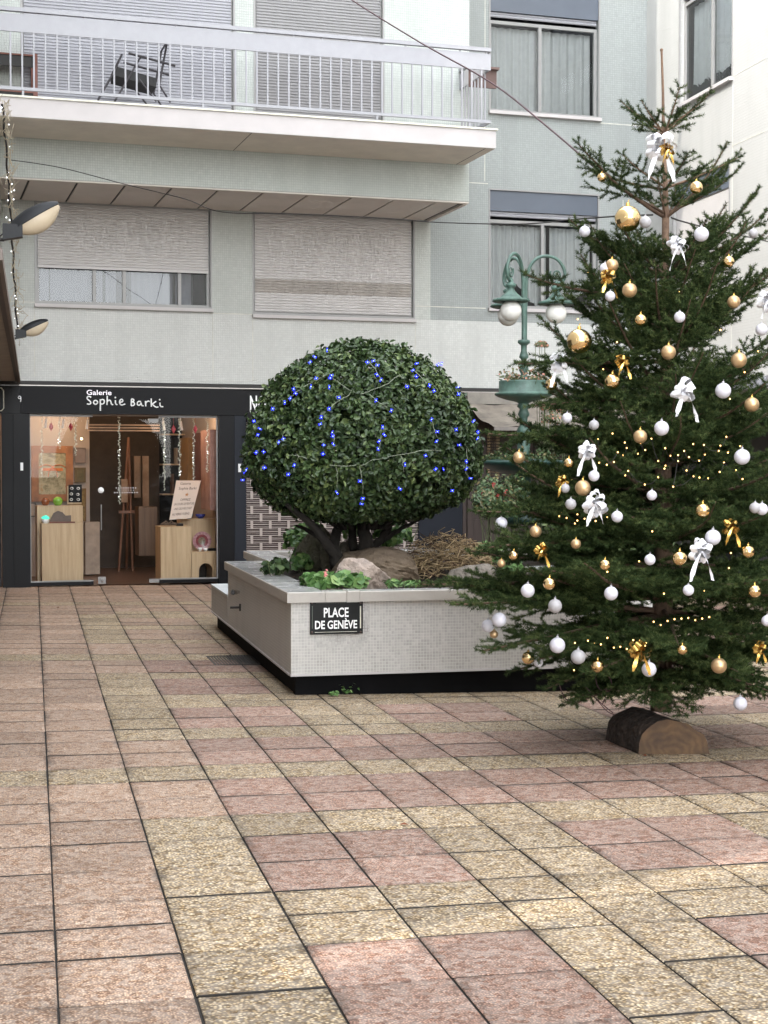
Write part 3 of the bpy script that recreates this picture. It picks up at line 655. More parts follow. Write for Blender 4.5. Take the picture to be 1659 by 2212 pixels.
text_on(mb, 'Galerie', Fp(p[0], -.053, p[1]), Fp(q[0], -.053, p[1]), Fp(p[0], -.053, t_[1]), 0, .012); mb.build('lettering', emit('lit_letters', (.95, .9, .95), .12), gal, label='small white typewriter lettering above the name')
def tfC(x, y): s, z = fx(x, y, -.054); return Fp(s, -.054, z)
mb = MB(); strokes(mb, [circ(42, 858.5, 2.9), [(45, 857), (45.2, 862), (44.2, 868)]], tfC, .006); mb.build('house_number', m_letter, gal)
mb = MB(); s1_, zt_ = fx(7, 838, -.033); zb_ = fx(7, 887, -.033)[1]; strokes(mb, [[(-30, 838), (3, 838)], [(3, 838), (7.5, 844)], [(7.5, 844), (8, 882)], [(8, 882), (3, 887.5)], [(3, 887.5), (-30, 887.5)]], lambda x, y: Fp(fx(x, y, -.033)[0], -.033, fx(x, y, -.033)[1]), .007); mb.build('sign_border', m_cream, gal)
mb = MB(); a, z = fx(47, 1007, -.04); mb.fbox(a-.017, a+.017, -.045, -.036, z-.055, z+.045); mb.build('notice', m_letter, gal); 
mb = MB(); a, z = fx(517, 1010, -.04); mb.fbox(a-.015, a+.022, -.045, -.036, z-.06, z+.05); mb.build('notice', m_letter, gal, label='white notice on the right pilaster')
# room behind
DR = 4.2
m_floor = wood('gallery_floor', (.085, .045, .028), (.16, .09, .06), .3, 'x', .5); m_gwall = plain('gallery_wall', (.34, .28, .235), .8, na=.05); m_gceil = plain('gallery_ceiling', (.40, .31, .25), .8, na=.05)
sa, sb2 = gl0-.5, gl1+.1
mb = MB(); mb.quad(Fp(sa, .11, .004), Fp(sb2, .11, .004), Fp(sb2, DR, .004), Fp(sa, DR, .004), 0); mb.quad(Fp(sa, 1.9, 0), Fp(gm-.25, 1.9, 0), Fp(gm-.25, 1.9, 2.5), Fp(sa, 1.9, 2.5), 1)
mb.quad(Fp(gm-.25, 1.9, 0), Fp(gm-.25, 3.4, 0), Fp(gm-.25, 3.4, 2.5), Fp(gm-.25, 1.9, 2.5), 1); mb.quad(Fp(gm-.3, 3.4, 0), Fp(sb2, 3.4, 0), Fp(sb2, 3.4, 2.5), Fp(gm-.3, 3.4, 2.5), 3)
mb.quad(Fp(sa, .11, 2.5), Fp(sb2, .11, 2.5), Fp(sb2, DR, 2.5), Fp(sa, DR, 2.5), 2); mb.quad(Fp(sa, .11, 0), Fp(sa, DR, 0), Fp(sa, DR, 2.5), Fp(sa, .11, 2.5), 1); mb.quad(Fp(sb2, .11, 0), Fp(sb2, DR, 0), Fp(sb2, DR, 2.5), Fp(sb2, .11, 2.5), 1)
mb.fbox(sa, sb2, .10, .112, 2.18, 2.5, 2)
mb.build('interior', [m_floor, m_gwall, m_gceil, plain('gallery_back', (.06, .045, .035), .8)], gal)
def FB(mb, u0, v0, u1, v1, d, th, mi=0):
    s0, z1 = fx(u0, v0, d); s1, z0 = fx(u1, v1, d); mb.fbox(s0, s1, d, d+th, z0, z1, mi); return s0, s1, z0, z1
def plinth(name, label, u0, v0, u1, d, th, arch=False, boxcat='pedestal'):
    s0, z1 = fx(u0, v0, d); s1 = fx(u1, v0, d)[0]; mb = MB()
    if not arch: 
        mb.fbox(s0, s1, d, d+.018, .006, z1-.018); mb.fbox(s0, s0+.018, d+.019, d+th, .006, z1-.018); mb.fbox(s1-.018, s1, d+.019, d+th, .006, z1-.018); mb.fbox(s0-.001, s1+.001, d-.001, d+th+.001, z1-.017, z1)
    else:
        w_ = s1-s0; cx = (s0+s1)/2+.01; r = w_*.255; ar = [(cx-r, .006), (cx-r, z1*.38)]+[(cx-r*cos(a), z1*.38+r*sin(a)*1.05) for a in [pi*i/12 for i in range(1, 12)]]+[(cx+r, z1*.38), (cx+r, .006)]
        for (a, b), (c, e) in zip(ar, ar[1:]):
            if abs(a-c) < 1e-6: continue
            mb.add([Fp(a, d, b), Fp(c, d, e), Fp(c, d, z1-.018), Fp(a, d, z1-.018)], [(0, 1, 2, 3)]); mb.add([Fp(a, d, b), Fp(c, d, e), Fp(c, d+th, e), Fp(a, d+th, b)], [(0, 1, 2, 3)])
        mb.fbox(s0, cx-r, d, d+th, .006, z1-.018); mb.fbox(cx+r, s1, d, d+th, .006, z1-.018); mb.fbox(s0-.001, s1+.001, d-.001, d+th+.001, z1-.017, z1); mb.fbox(cx-r, cx+r, d+th-.02, d+th, .006, z1-.018, 1)
    o = mb.build(name, [m_oak, m_dark], org=Fp((s0+s1)/2, d, 0)); tag(o, label, boxcat); return s0, s1, z1
pA = plinth('display_plinth', 'front pale oak plinth in the left gallery window carrying a carved strip', 90, 1131, 178, .25, .2)
pB = plinth('display_plinth', 'taller pale oak plinth behind the left window plinth, under the jewellery board', 80, 1093, 179, .50, .3)
pC = plinth('display_plinth', 'pale oak plinth just right of the glass door, narrow and plain', 347, 1138, 413, .25, .45)
pD = plinth('display_plinth', 'tall pale oak plinth behind the poster in the right gallery window', 390, 1121, 464, .75, .3)
pE = plinth('display_plinth', 'low pale oak plinth with an arched opening in the right gallery window', 414, 1192, 471, .25, .45, True)
def small(name, label, cat, mat, fn, org=None):
    mb = MB(); fn(mb); o = mb.build(name, mat, org=org if org else sum((Vector(v) for v in mb.v[:8]), Vector())/min(8, len(mb.v))); return tag(o, label, cat)
def vase(u, v0, v1, r, d, prof, name, label, mat):
    s, z0 = fx(u, v1, d); z1 = fx(u, v0, d)[1]; h = z1-z0
    return small(name, label, name.replace('_', ' ').split()[-1], mat, lambda mb: mb.lathe(Fp(s, d, z0), [(max(.0005, a*r), b*h) for a, b in prof], 24), Fp(s, d, z0))
bowlp = [(0, 0), (.5, 0), (.8, .15), (1, .45), (.95, .7), (.6, .92), (.35, 1), (.3, .98)]
vase(98, 1075, 1092, .055, .6, bowlp, 'glass_vase', 'amber glass vase on the tall left plinth', plain('amber_glass', (.25, .07, .02), .15, coat=.5))
vase(125, 1073, 1092, .065, .6, bowlp, 'glass_vase', 'green glass vase between the amber vase and the jewellery board', plain('green_glass', (.20, .42, .05), .15, coat=.5))
ob = thing('jewellery_board', 'black board with six pieces of jewellery on the tall left plinth', 'jewellery board', P_(160, 1090, .58))
mb = MB(); FB(mb, 145, 1050, 176, 1089, .58, .02, 0); mb.build('stand', m_oak, ob)
mb = MB(); FB(mb, 148, 1047, 177, 1085, .56, .015, 0); mb.build('board', m_black, ob)
for i, (u_, v_) in enumerate(((155, 1055), (169, 1055), (154, 1067), (168, 1068), (154, 1079), (169, 1079))):
    s_, z_ = fx(u_, v_, .555); mb = MB()
    mb.tube([Fp(s_+.018*cos(a), .553, z_+.014*sin(a)) for a in [2*pi*k/8 for k in range(9)]], .006, 5); mb.build('necklace', plain('silver', (.6, .58, .55), .3, metal=.8), ob)
def musical(mb):
    s0 = su(105, .3); s1 = su(152, .3); z0 = pA[2]+.002
    pts = [(s0, z0+.02), (s1, z0+.02), (s1, z0+.10), (s0+(s1-s0)*.75, z0+.095), (s0+(s1-s0)*.6, z0+.14), (s0+(s1-s0)*.4, z0+.16), (s0+(s1-s0)*.2, z0+.13), (s0+.02, z0+.06)]
    mb.prism([Fp(a, .3, b) for a, b in pts], FN*.02, -FN*.02); mb.fbox(s0, s1+.05, .27, .36, z0, z0+.018, 1)
small('carved_strip', 'dark carved arched strip lying on the front left plinth', 'ornament', [plain('grey_carving', (.12, .09, .075), .6), m_redwood], musical)
def coral(mb):
    for k in range(60):
        a = random.uniform(0, 2*pi); e_ = random.uniform(.2, 1.4); r = .055; c = Fp(su(97, .3), .33, pA[2]+.05)
        mb.tube([c, c+Vector((cos(a)*cos(e_)*r, sin(a)*cos(e_)*r, sin(e_)*r))], .004, 4)
    mb.lathe(Fp(su(97, .3), .33, pA[2]+.001), [(.03, 0), (.045, .02), (.045, .05), (.03, .05)], 16, 1)
small('coral_ornament', 'glowing turquoise spiky ornament in a white cup on the front left plinth', 'ornament', [emit('turquoise', (.1, .8, .6), .4), m_letter], coral)
# right side of the shop
def bowl(u, v, r, h, d, label, mat, z0=None):
    s, z = fx(u, v, d); z = z0 if z0 else z
    small('glass_bowl', label, 'bowl', mat, lambda mb: mb.lathe(Fp(s, d, z), [(.001, 0), (r*.5, 0), (r*.9, h*.6), (r, h), (r*.93, h), (r*.5, .01)], 20), Fp(s, d, z))
bowl(408, 1121, .06, .07, .85, 'pale blue glass bowl on the tall right plinth, beside the poster', plain('pale_blue_glass', (.08, .20, .28), .15, coat=.5), pD[2])
bowl(430+4-1, 1121, .07, .06, .85, 'dark blue glass bowl at the right end of the tall right plinth', plain('blue_glass', (.03, .05, .30), .12, coat=.5), pD[2])
bowl(432, 1192, .03, .05, .3, 'left one of two small white cups on the arched plinth', m_letter, pE[2]); bowl(444, 1192, .028, .035, .3, 'right one of two small white cups on the arched plinth', m_letter, pE[2])
def plate(mb):
    s, z = fx(436, 1164, .42); r = .125; n = 28
    for (r0, r1, q, mi) in ((0, .05, .0, 2), (.05, .085, -.006, 1), (.085, .125, -.018, 0)):
        for k in range(n):
            a, b = 2*pi*k/n, 2*pi*(k+1)/n; d = .42
            f = lambda r_, t, dd: Fp(s+r_*cos(t), d+dd, pE[2]+.135+r_*sin(t))
            mb.add([f(r0, a, q+.004), f(r1, a, q), f(r1, b, q), f(r0, b, q+.004)], [(0, 1, 2, 3)], mi); mb.add([f(r0, a, q+.014), f(r1, a, q+.01), f(r1, b, q+.01), f(r0, b, q+.014)], [(0, 1, 2, 3)], mi)
small('glass_plate', 'round pink and brown glass plate standing on the arched plinth', 'plate', [plain('pink_glass', (.40, .22, .24), .2, na=.5, ns=30, coat=.5), plain('red_glass', (.22, .05, .06), .2, na=.5, ns=30, coat=.5), plain('brown_glass', (.18, .14, .10), .2, na=.5, ns=30, coat=.5)], plate)
for (u0, u1, z0, d, lb) in ((381, 395, pC[2], .4, 'black jewellery box on the plain narrow plinth'), (450, 469, pE[2], .35, 'black jewellery box beside the two cups on the arched plinth')):
    def jb(mb): mb.fbox(su(u0, d), su(u1, d), d, d+.1, z0+.001, z0+.035); mb.fbox(su((u0+u1)/2, d)-.01, su((u0+u1)/2, d)+.01, d-.002, d+.02, z0+.036, z0+.042, 1)
    small('jewellery_box', lb, 'box', [m_black, m_alu], jb)
def drift(mb):
    for k in range(7):
        s = su(352+k*4, .4); mb.tube([Fp(s-.04, .4, pC[2]+.02), Fp(s+.01, .42, pC[2]+.05+.02*sin(k*2)), Fp(s+.05, .41, pC[2]+.02)], .012, 5)
small('driftwood', 'small driftwood lying on the plain narrow plinth', 'driftwood', plain('driftwood', (.10, .07, .05), .8), drift)
# poster
DP = .62
ps = thing('poster_board', 'leaning cream poster with hand painted lines and an orange star', 'poster', P_(400, 1123, DP))
mb = MB(); Q = [P_(366, 1123, DP-.1), P_(413, 1119, DP-.1), P_(434, 1038, DP+.12), P_(381, 1038, DP+.12)]; mb.prism(Q, Vector((0, 0, 0)), -FN*.012); mb.build('board', plain('poster_cream', (.62, .53, .46), .7, na=.04), ps)
A0, A1, A3 = Q[0], Q[1], Q[3]
def PP(x, y): b = Q[0].lerp(Q[1], x); t = Q[3].lerp(Q[2], x); return b.lerp(t, y)+FN*.004
m_ink = plain('poster_ink', (.08, .06, .06), .6)
mb = MB()
for txt, x0_, x1_, y0_, y1_ in (('Galerie', .18, .62, .89, .95), ('Sophie Barki', .16, .90, .74, .83), ('OFFREZ', .32, .76, .47, .53), ('UN COURS DE PEINTURE', .08, .97, .36, .42), ("UNE OEUVRE D'ART", .12, .92, .24, .30), ('AU VERRE FUSING', .08, .86, .10, .16)):
    text_on(mb, txt, PP(x0_, y0_), PP(x1_, y0_), PP(x0_, y1_), 0, .01)
mb.build('lettering', m_ink, ps)
mb = MB(); st_ = [PP(.55+(.09 if k % 2 == 0 else .04)*sin(2*pi*k/10), .63+(.058 if k % 2 == 0 else .025)*cos(2*pi*k/10)) for k in range(10)]; mb.add(st_, [tuple(range(10))[::-1]]); mb.build('star', plain('poster_star', (.45, .20, .06), .6), ps)
# pictures on the walls (generic abstract canvases)
def canvasmat(name, cols, sc=6, rings=False):
    k = N(name); f = k.noise(sc, 5, None, .7); k.fin(k.ramp(f, [(.3+.4*i/(len(cols)-1), c) for i, c in enumerate(cols)]), .7); return k.m
def picture(u0, v0, u1, v1, d, label, fc, cm, fw=.035, name='framed_painting'):
    s0, z1 = fx(u0, v0, d); s1, z0 = fx(u1, v1, d); t = thing(name, label, 'painting', Fp((s0+s1)/2, d, z0))
    mb = MB(); frame_rect(mb, s0, s1, z0, z1, d-.03, d-.002, fw); mb.build('picture_frame', fc, t)
    mb = MB(); mb.fbox(s0+fw, s1-fw, d-.02, d-.004, z0+fw, z1-fw); mb.build('canvas', cm, t); return s0, s1, z0, z1, t
or_ = plain('orange_frame', (.27, .115, .045), .6, na=.35, ns=6); cm1 = canvasmat('canvas_arches', [(.10, .08, .05), (.24, .22, .13), (.40, .36, .24), (.30, .16, .06)], 11)
s0, s1, z0, z1, t = picture(67, 963, 158, 1083, 1.88, 'large orange framed painting with pale arches on the left gallery wall', or_, cm1, .10)
mb = MB(); mb.fbox(s0+.14, s1-.14, 1.855, 1.858, z0+(z1-z0)*.55, z0+(z1-z0)*.60); 
for x_ in (.36, .66):
    c_ = s0+(s1-s0)*x_; mb.tube([Fp(c_+.15*cos(a), 1.856, z0+.34+.17*sin(a)) for a in [pi*i/10 for i in range(11)]], .006, 4)
mb.build('painted_band', plain('band_orange', (.55, .16, .04), .6, na=.4, ns=20), t)
picture(161, 967, 185, 1000, 1.88, 'small grey brown print hung above the darker framed one', plain('taupe_frame', (.16, .12, .10), .7), canvasmat('canvas_taupe', [(.17, .13, .11), (.21, .16, .14)], 12), .01)
picture(161, 1010, 185, 1042, 1.88, 'small dark olive framed print hung below the grey brown print', plain('olive_frame', (.10, .065, .02), .6), canvasmat('canvas_olive', [(.06, .05, .02), (.16, .13, .06)], 14), .03)
picture(146, 1055, 186, 1126, 1.80, 'brown patterned canvas behind the jewellery board', plain('brown_frame', (.14, .075, .02), .6), canvasmat('canvas_brown', [(.05, .03, .01), (.18, .11, .03), (.26, .18, .06)], 18), .02)
picture(60, 1086, 77, 1116, 1.86, 'small pale framed drawing at the foot of the left wall', plain('black_frame_thin', (.05, .04, .03), .6), canvasmat('canvas_pale', [(.25, .20, .16), (.35, .28, .22)], 12), .012)
# right hand wall pictures, seen edge-on: hung on the side wall
def side_pic(name, label, da, db, z0, z1, mat, off=.03):
    mb = MB(); mb.fbox(sb2-off, sb2-.002, da, db, z0, z1); tag(mb.build(name, mat, org=Fp(sb2, da, z0)), label, 'painting')
side_pic('hanging_canvas', 'long pink fabric canvas on the right side wall nearest the glass', .3, .95, .95, 2.02, canvasmat('canvas_pink', [(.22, .10, .08), (.42, .24, .19)], 4), .16)
side_pic('framed_painting', 'dark red framed picture on the right side wall beyond the pink canvas', 1.3, 1.9, 1.3, 2.0, plain('dark_red_frame', (.12, .035, .02), .6), .10)
side_pic('framed_painting', 'ochre framed picture deepest on the right side wall', 2.3, 3.0, 1.0, 1.95, plain('ochre_frame', (.30, .17, .05), .6), .1)
# black shelving and easel at the back
def shelf(mb):
    a, b = su(350, 3.1), su(420, 3.1); mb.fbox(a, b, 3.38, 3.395, .02, 2.4, 1)
    for z in (.6, 1.1, 1.55, 2.0): mb.fbox(a, b, 3.1, 3.37, z, z+.02)
    for k in range(14):
        q = a+.15+k*.06; z = random.choice((1.12, 1.57)); mb.fbox(q, q+.03, 3.12, 3.3, z, z+random.uniform(.15, .3), 2+k % 2)
small('book_shelf', 'black shelves with books at the back right of the gallery', 'shelf', [m_oak, m_black, plain('book_dark', (.10, .05, .03), .7), plain('book_cream', (.35, .30, .24), .7)], shelf)
def easel(mb):
    t = P_(283, 970, 2.6); b = lambda u, v, d: P_(u, v, d)
    s, z = fx(270, 1200, 2.6)
    for q, d in ((255, 2.5), (285, 2.5), (272, 3.1)): mb.tube([Fp(su(q, d), d, .01), Fp(su(278, 2.6), 2.62, 1.95)], .018, 6)
    mb.fbox(su(255, 2.55), su(290, 2.55), 2.50, 2.56, .85, .89); 
small('easel', 'reddish wooden easel standing at the back of the gallery behind the door', 'easel', plain('easel_wood', (.20, .09, .05), .5), easel)
side = canvasmat('canvas_stack', [(.20, .12, .07), (.36, .25, .17)], 4)
for i, (u0, u1, v0, v1, d, lb) in enumerate(((290, 304, 985, 1075, 2.9, 'tall pinkish canvas on the rear partition, left one of two'), (308, 322, 985, 1130, 2.7, 'tall brown canvas on the rear partition, right one of two'), (262, 276, 1035, 1085, 2.45, 'small brown canvas resting on the easel'))):
    mb = MB(); FB(mb, u0, v0, u1, v1, d, .04); tag(mb.build('canvas', side, org=P_(u0, v1, d)), lb, 'canvas')
mb = MB(); FB(mb, 300, 1095, 340, 1200, 2.0, .4); tag(mb.build('wooden_cabinet', wood('cabinet', (.10, .06, .035), (.17, .11, .07), .5), org=P_(320, 1200, 2)), 'low brown wooden cabinet standing between the door and the shelves', 'cabinet')
mb = MB(); FB(mb, 179+5, 1128, 216, 1240, 1.7, .15); tag(mb.build('white_pedestal', plain('pedestal_cream', (.30, .24, .19), .7), org=P_(200, 1240, 1.7)), 'dim cream pedestal near the back wall between plinth and door', 'pedestal')
# ceiling spotlights, star lamp, garlands, diamonds
for i, (u, v, lb) in enumerate(((128-6, 916, 'first'), (149-11, 916, 'second'), (150+6, 918, 'third'), (350, 921, 'fourth'), (393-13, 921, 'fifth'))):
    u = (117-4+13, 0)[0] if False else (124, 136+21, 156+19+19, 356-2, 398)[i]; u = (127, 206-49, 300-106, 402, 477-50)[i] if False else (127, 155+11, 199, 350, 394)[i]
    u = (97+31-30+2, 137, 189, 352, 390)[i]
    c = P_(u, v-6, .55); mb = MB(); t_ = Vector((.02*(1 if i > 2 else -.6), 0, -.09)); mb.tube([c+Vector((0, 0, .03)), c+t_], .016, 10); mb.tube([c+Vector((0, 0, .03)), c+Vector((0, 0, .25))], .005, 5)
    tag(mb.build('spotlight', m_letter, org=c), 'white ceiling spotlight, %s from the left in the gallery window' % lb, 'spotlight', 'gallery ceiling spotlights')
m_red = plain('red_paper', (.34, .03, .045), .7)
for i, (u, v, lb) in enumerate(((156-0.5, 0, ''),)): pass
for u, v, lb in ((110.5, 922, 'leftmost of the four red paper diamonds in the gallery window'), (153, 922, 'red paper diamond between the white garlands of the left pane'), (375, 927, 'red paper diamond left of the easel poster, over the dark shelves'), (422, 927, 'rightmost of the four red paper diamonds, near the side wall')):
    s, z = fx(u, v, .16); mb = MB(); P = [(s, z+.06), (s-.03, z), (s, z-.06), (s+.03, z)]
    mb.add([Fp(a, .16, b) for a, b in P]+[Fp(s, .145, z), Fp(s, .175, z)], [(0, 1, 4), (1, 2, 4), (2, 3, 4), (3, 0, 4), (0, 1, 5), (1, 2, 5), (2, 3, 5), (3, 0, 5)]); mb.tube([Fp(s, .16, z+.06), Fp(s, .16, 2.19)], .0015, 4)
    tag(mb.build('paper_diamond', m_red, org=Fp(s, .16, z)), lb, 'ornament', 'red paper diamonds')
m_gar = plain('paper_flower_white', (.70, .72, .62), .7)
for u, v1, lb in ((91, 1030, 'leftmost white flower garland in the left gallery pane'), (129, 970, 'middle white flower garland in the left gallery pane, with a bright bulb'), (163, 985, 'short white flower garland at the right of the left gallery pane'), (258, 1090, 'white garland hanging in the glass doorway over the reflection'),
                (355, 1060, 'longest white flower garland in the right pane, over black shelves'), (388, 1030, 'white flower garland just left of the poster top'), (419, 1035, 'white flower garland above the right half of the poster'), (448, 1020, 'rightmost white garland near the pink canvas')):
    s, zb_ = fx(u, v1, .2); z = 2.17; t = thing('flower_garland', lb, 'garland', Fp(s, .2, 2.18), 'white garlands in the gallery window'); mb = MB(); mw = MB()
    mw.tube([Fp(s, .2, 2.18), Fp(s+.004, .2, zb_)], .0018, 4)
    while z > zb_:
        c = Fp(s+random.uniform(-.012, .012), .2+random.uniform(-.012, .012), z); r = random.uniform(.008, .015)
        for k in range(4):
            a = random.uniform(0, 2*pi); mb.add([c, c+Vector((cos(a)*r, .3*r, sin(a)*r)), c+Vector((cos(a+.9)*r*1.2, -.2*r, sin(a+.9)*r*1.2))], [(0, 1, 2)])
        z -= random.uniform(.012, .028)
    mw.build('string', m_pale_wire, t); mb.build('flowers', m_gar, t)
    if u in (129, 258, 355, 388, 419, 448):
        m3 = MB(); [m3.sphere(Fp(s+random.uniform(-.02, .02), .19, zz), .008, 6) for zz in [random.uniform(zb_, 1.9) for _ in range(3)]]; m3.build('bulbs', m_wled, t)
s_, z_ = fx(150+158-53, 935, .5)
# real lamps inside the shop
def lamp(p, e, col=(1, .72, .48), r=.05):
    l = bpy.data.lights.new('gallery_lamp', 'POINT'); l.energy = e; l.color = col; l.shadow_soft_size = r; o = bpy.data.objects.new('gallery_lamp', l); COL.objects.link(o); o.location = p
lamp(Fp(.35, .8, 2.35), 8); lamp(Fp(2.05, .7, 2.3), 9); lamp(Fp(.4, 1.4, 2.2), 7); lamp(Fp(1.3, 2.4, 2.3), 5)
mb = MB(); c = P_(156+20, 948, 1.2); mb.sphere(c, .018, 10); tag(mb.build('ceiling_bulb', emit('ceiling_bulb', (1, .85, .5), 3), org=c), 'small lit bulb under the gallery ceiling above the grey brown print', 'bulb')
def louv(mb):
    for k in range(3): FB(mb, 190, 916+k*6, 345, 920+k*6, .9, .05)
small('ceiling_louvre', 'pale horizontal louvres of the unit above the gallery door', 'ceiling unit', plain('louvre', (.5, .36, .26), .6), louv)

# =================================================================== NEIGHBOUR SHOP
nor = thing('neighbour_shopfront', 'dark shopfront with white capitals and a woven metal grille behind the round bush', 'shopfront', Fp(4, 0, 0))
mb = MB(); mb.fbox(sBk+.003, su(1000), -.04, .05, zf0-.03, zf1-.01, 0); mb.build('fascia', m_blacks, nor)
mb = MB(); p, q, t_ = fx(540, 891, -.043), fx(590, 891, -.043), fx(540, 854, -.043); text_on(mb, 'NOR', Fp(p[0], -.043, p[1]), Fp(q[0], -.043, p[1]), Fp(p[0], -.043, t_[1]), 0, .02); mb.build('lettering', m_letter, nor)
g0, g1 = sBk+.02, su(905)
mb = MB(); z = .12; dz = .049; row = 0
while z < zf0-.1:
    mb.fbox(g0, g1, .03, .036, z, z+.011); mb.fbox(g0, g1, .055, .06, z+dz*.5, z+dz*.5+.006)
    z += dz*1.0; row += 1
cw = .125; c = 0; s = g0+.05
while s < g1-.05:
    z = .12+(dz*2 if c % 2 else 0)
    while z < zf0-.25: mb.fbox(s, s+.035, .018, .026, z-.004, z+dz*2+.014-.004-.01); z += dz*4
    s += cw; c += 1
mb.build('grille', plain('grille_metal', (.44, .38, .34), .45, metal=.2, na=.1), nor)
mb = MB(); mb.fbox(g0-.01, g1, .35, .36, -.05, zf0, 0); mb.build('back_panel', plain('maroon_interior', (.030, .008, .008), .6, na=.4, ns=3), nor)
mb = MB(); mb.fbox(su(905), su(930), -.01, .06, -.05, zf0-.03); mb.build('pilaster', m_navy, nor); mb = MB(); mb.fbox(su(930)+.004, su(1000), .01, .06, -.05, zf0-.03); mb.build('pilaster', m_navy, nor)
mb = MB(); a = su(540-8); mb.fbox(a, a+.025, -.30, -.045, 1.45, 2.16); mb.build('hanging_banner', plain('grey_banner', (.14, .15, .18), .6), nor)
# timber shop with canvas awning
tim = thing('timber_shopfront', 'dark timber shopfront with louvred shutters under a faded tan awning', 'shopfront', Fp(7.2, 0, 0))
sT = su(1000)+.01
mb = MB(); mb.fbox(sT, sC-.01, -.16, .05, zf1-.15, zf1+.006, 1); mb.fbox(sT, sC-.01, -.14, .0, 2.28, zf1-.151, 0); mb.build('awning_box', [m_dark, plain('awning_box_taupe', (.23, .21, .18), .6)], tim)
def awn(mb):
    n = 24; m = 10; vs = []; fs = []
    for i in range(n+1):
        for j in range(m+1):
            s = sT+(sC-.3-sT)*i/n; t = j/m; d = -.15-1.0*t; z = 2.38-.33*t-.05*sin(pi*t)+.012*sin(i*1.3+j)
            vs.append(Fp(s, d, z))
    for i in range(n):
        for j in range(m): a = i*(m+1)+j; fs.append((a, a+m+1, a+m+2, a+1))
    mb.add(vs, fs, 0, True); o = len(mb.v)
    for i in range(n):
        s, s2 = sT+(sC-.3-sT)*i/n, sT+(sC-.3-sT)*(i+1)/n; mb.quad(Fp(s, -1.155, 2.05), Fp(s2, -1.155, 2.05), Fp(s2, -1.155, 2.0), Fp(s, -1.155, 2.0), 1)
mb = MB(); awn(mb); kk = canvasmat('awning_canvas', [(.11, .095, .08), (.22, .19, .155), (.31, .27, .22)], 2.6); mb.build('awning', [kk, plain('awning_hem', (.20, .18, .16), .8)], tim)
mb = MB(); mb.fbox(sT, sC-.01, .02, .06, -.15, 2.27); 
for k in range(10): a = sT+.05+k*.33; mb.fbox(a, a+.09, -.03, .019, -.15, 2.26); mb.fbox(a+.10, a+.31, -.012, .019, .1, .8); mb.fbox(a+.10, a+.31, -.012, .019, .9, 1.3)
mb.build('panelling', m_brownw, tim)
mb = MB()
for k in range(16): z = 1.4+k*.04; mb.fbox(su(1052), su(1078), -.03, .0, z, z+.028)
mb.build('louvre_shutter', plain('louvre_tan', (.22, .16, .09), .6), tim)

# =================================================================== LEFT BUILDING WITH CANOPY AND LAMPS
lef = thing('left_building', 'white building along the left edge with a beige entrance canopy', 'building', (-1.5, 12, 0))
def wall_seg(mb, y0, y1, z1): mb.box(-6, -.62 if y1 < 18 else -.34, y0, y1, -.3, z1)
mb = MB(); XL = -.36
mb.box(-6, XL, 8.0, Fp(sL, 0, 0).y+.02, 2.72, 12.); mb.box(-6, XL-.5, 8.0, 19.5, -.3, 2.719, 1)
mb.build('wall', [m_wing, m_room], lef)
mb = MB()
for (a, b, c, e) in ((-9, 3.84, -.3, 12.), (4.12, 7.99, -.3, 12.), (3.84, 4.12, -.3, 1.35), (3.84, 4.12, 4.1, 12.)): mb.box(XL-.4, XL-.2, a, b, c, e)  # unseen wall, its slit added to let a streak of sun onto the paving
mb.box(-6, XL-.41, 5, 7.99, -.3, 12.); mb.build('sun_slit_wall', m_wing, lef)
mb = MB(); zc0 = 2.60
mb.box(-6, -.20, 8.0, 19.85, zc0, zc0+.10, 1); mb.box(-.199, -.165, 8, 19.85, zc0-.02, zc0+.13, 0); mb.box(-.164, -.14, 8, 19.85, zc0-.03, zc0+.03, 2)
mb.build('canopy', [plain('canopy_edge', (.07, .055, .05), .6), plain('canopy_soffit', (.34, .29, .24), .8), plain('canopy_lip', (.16, .13, .11), .6)], lef)
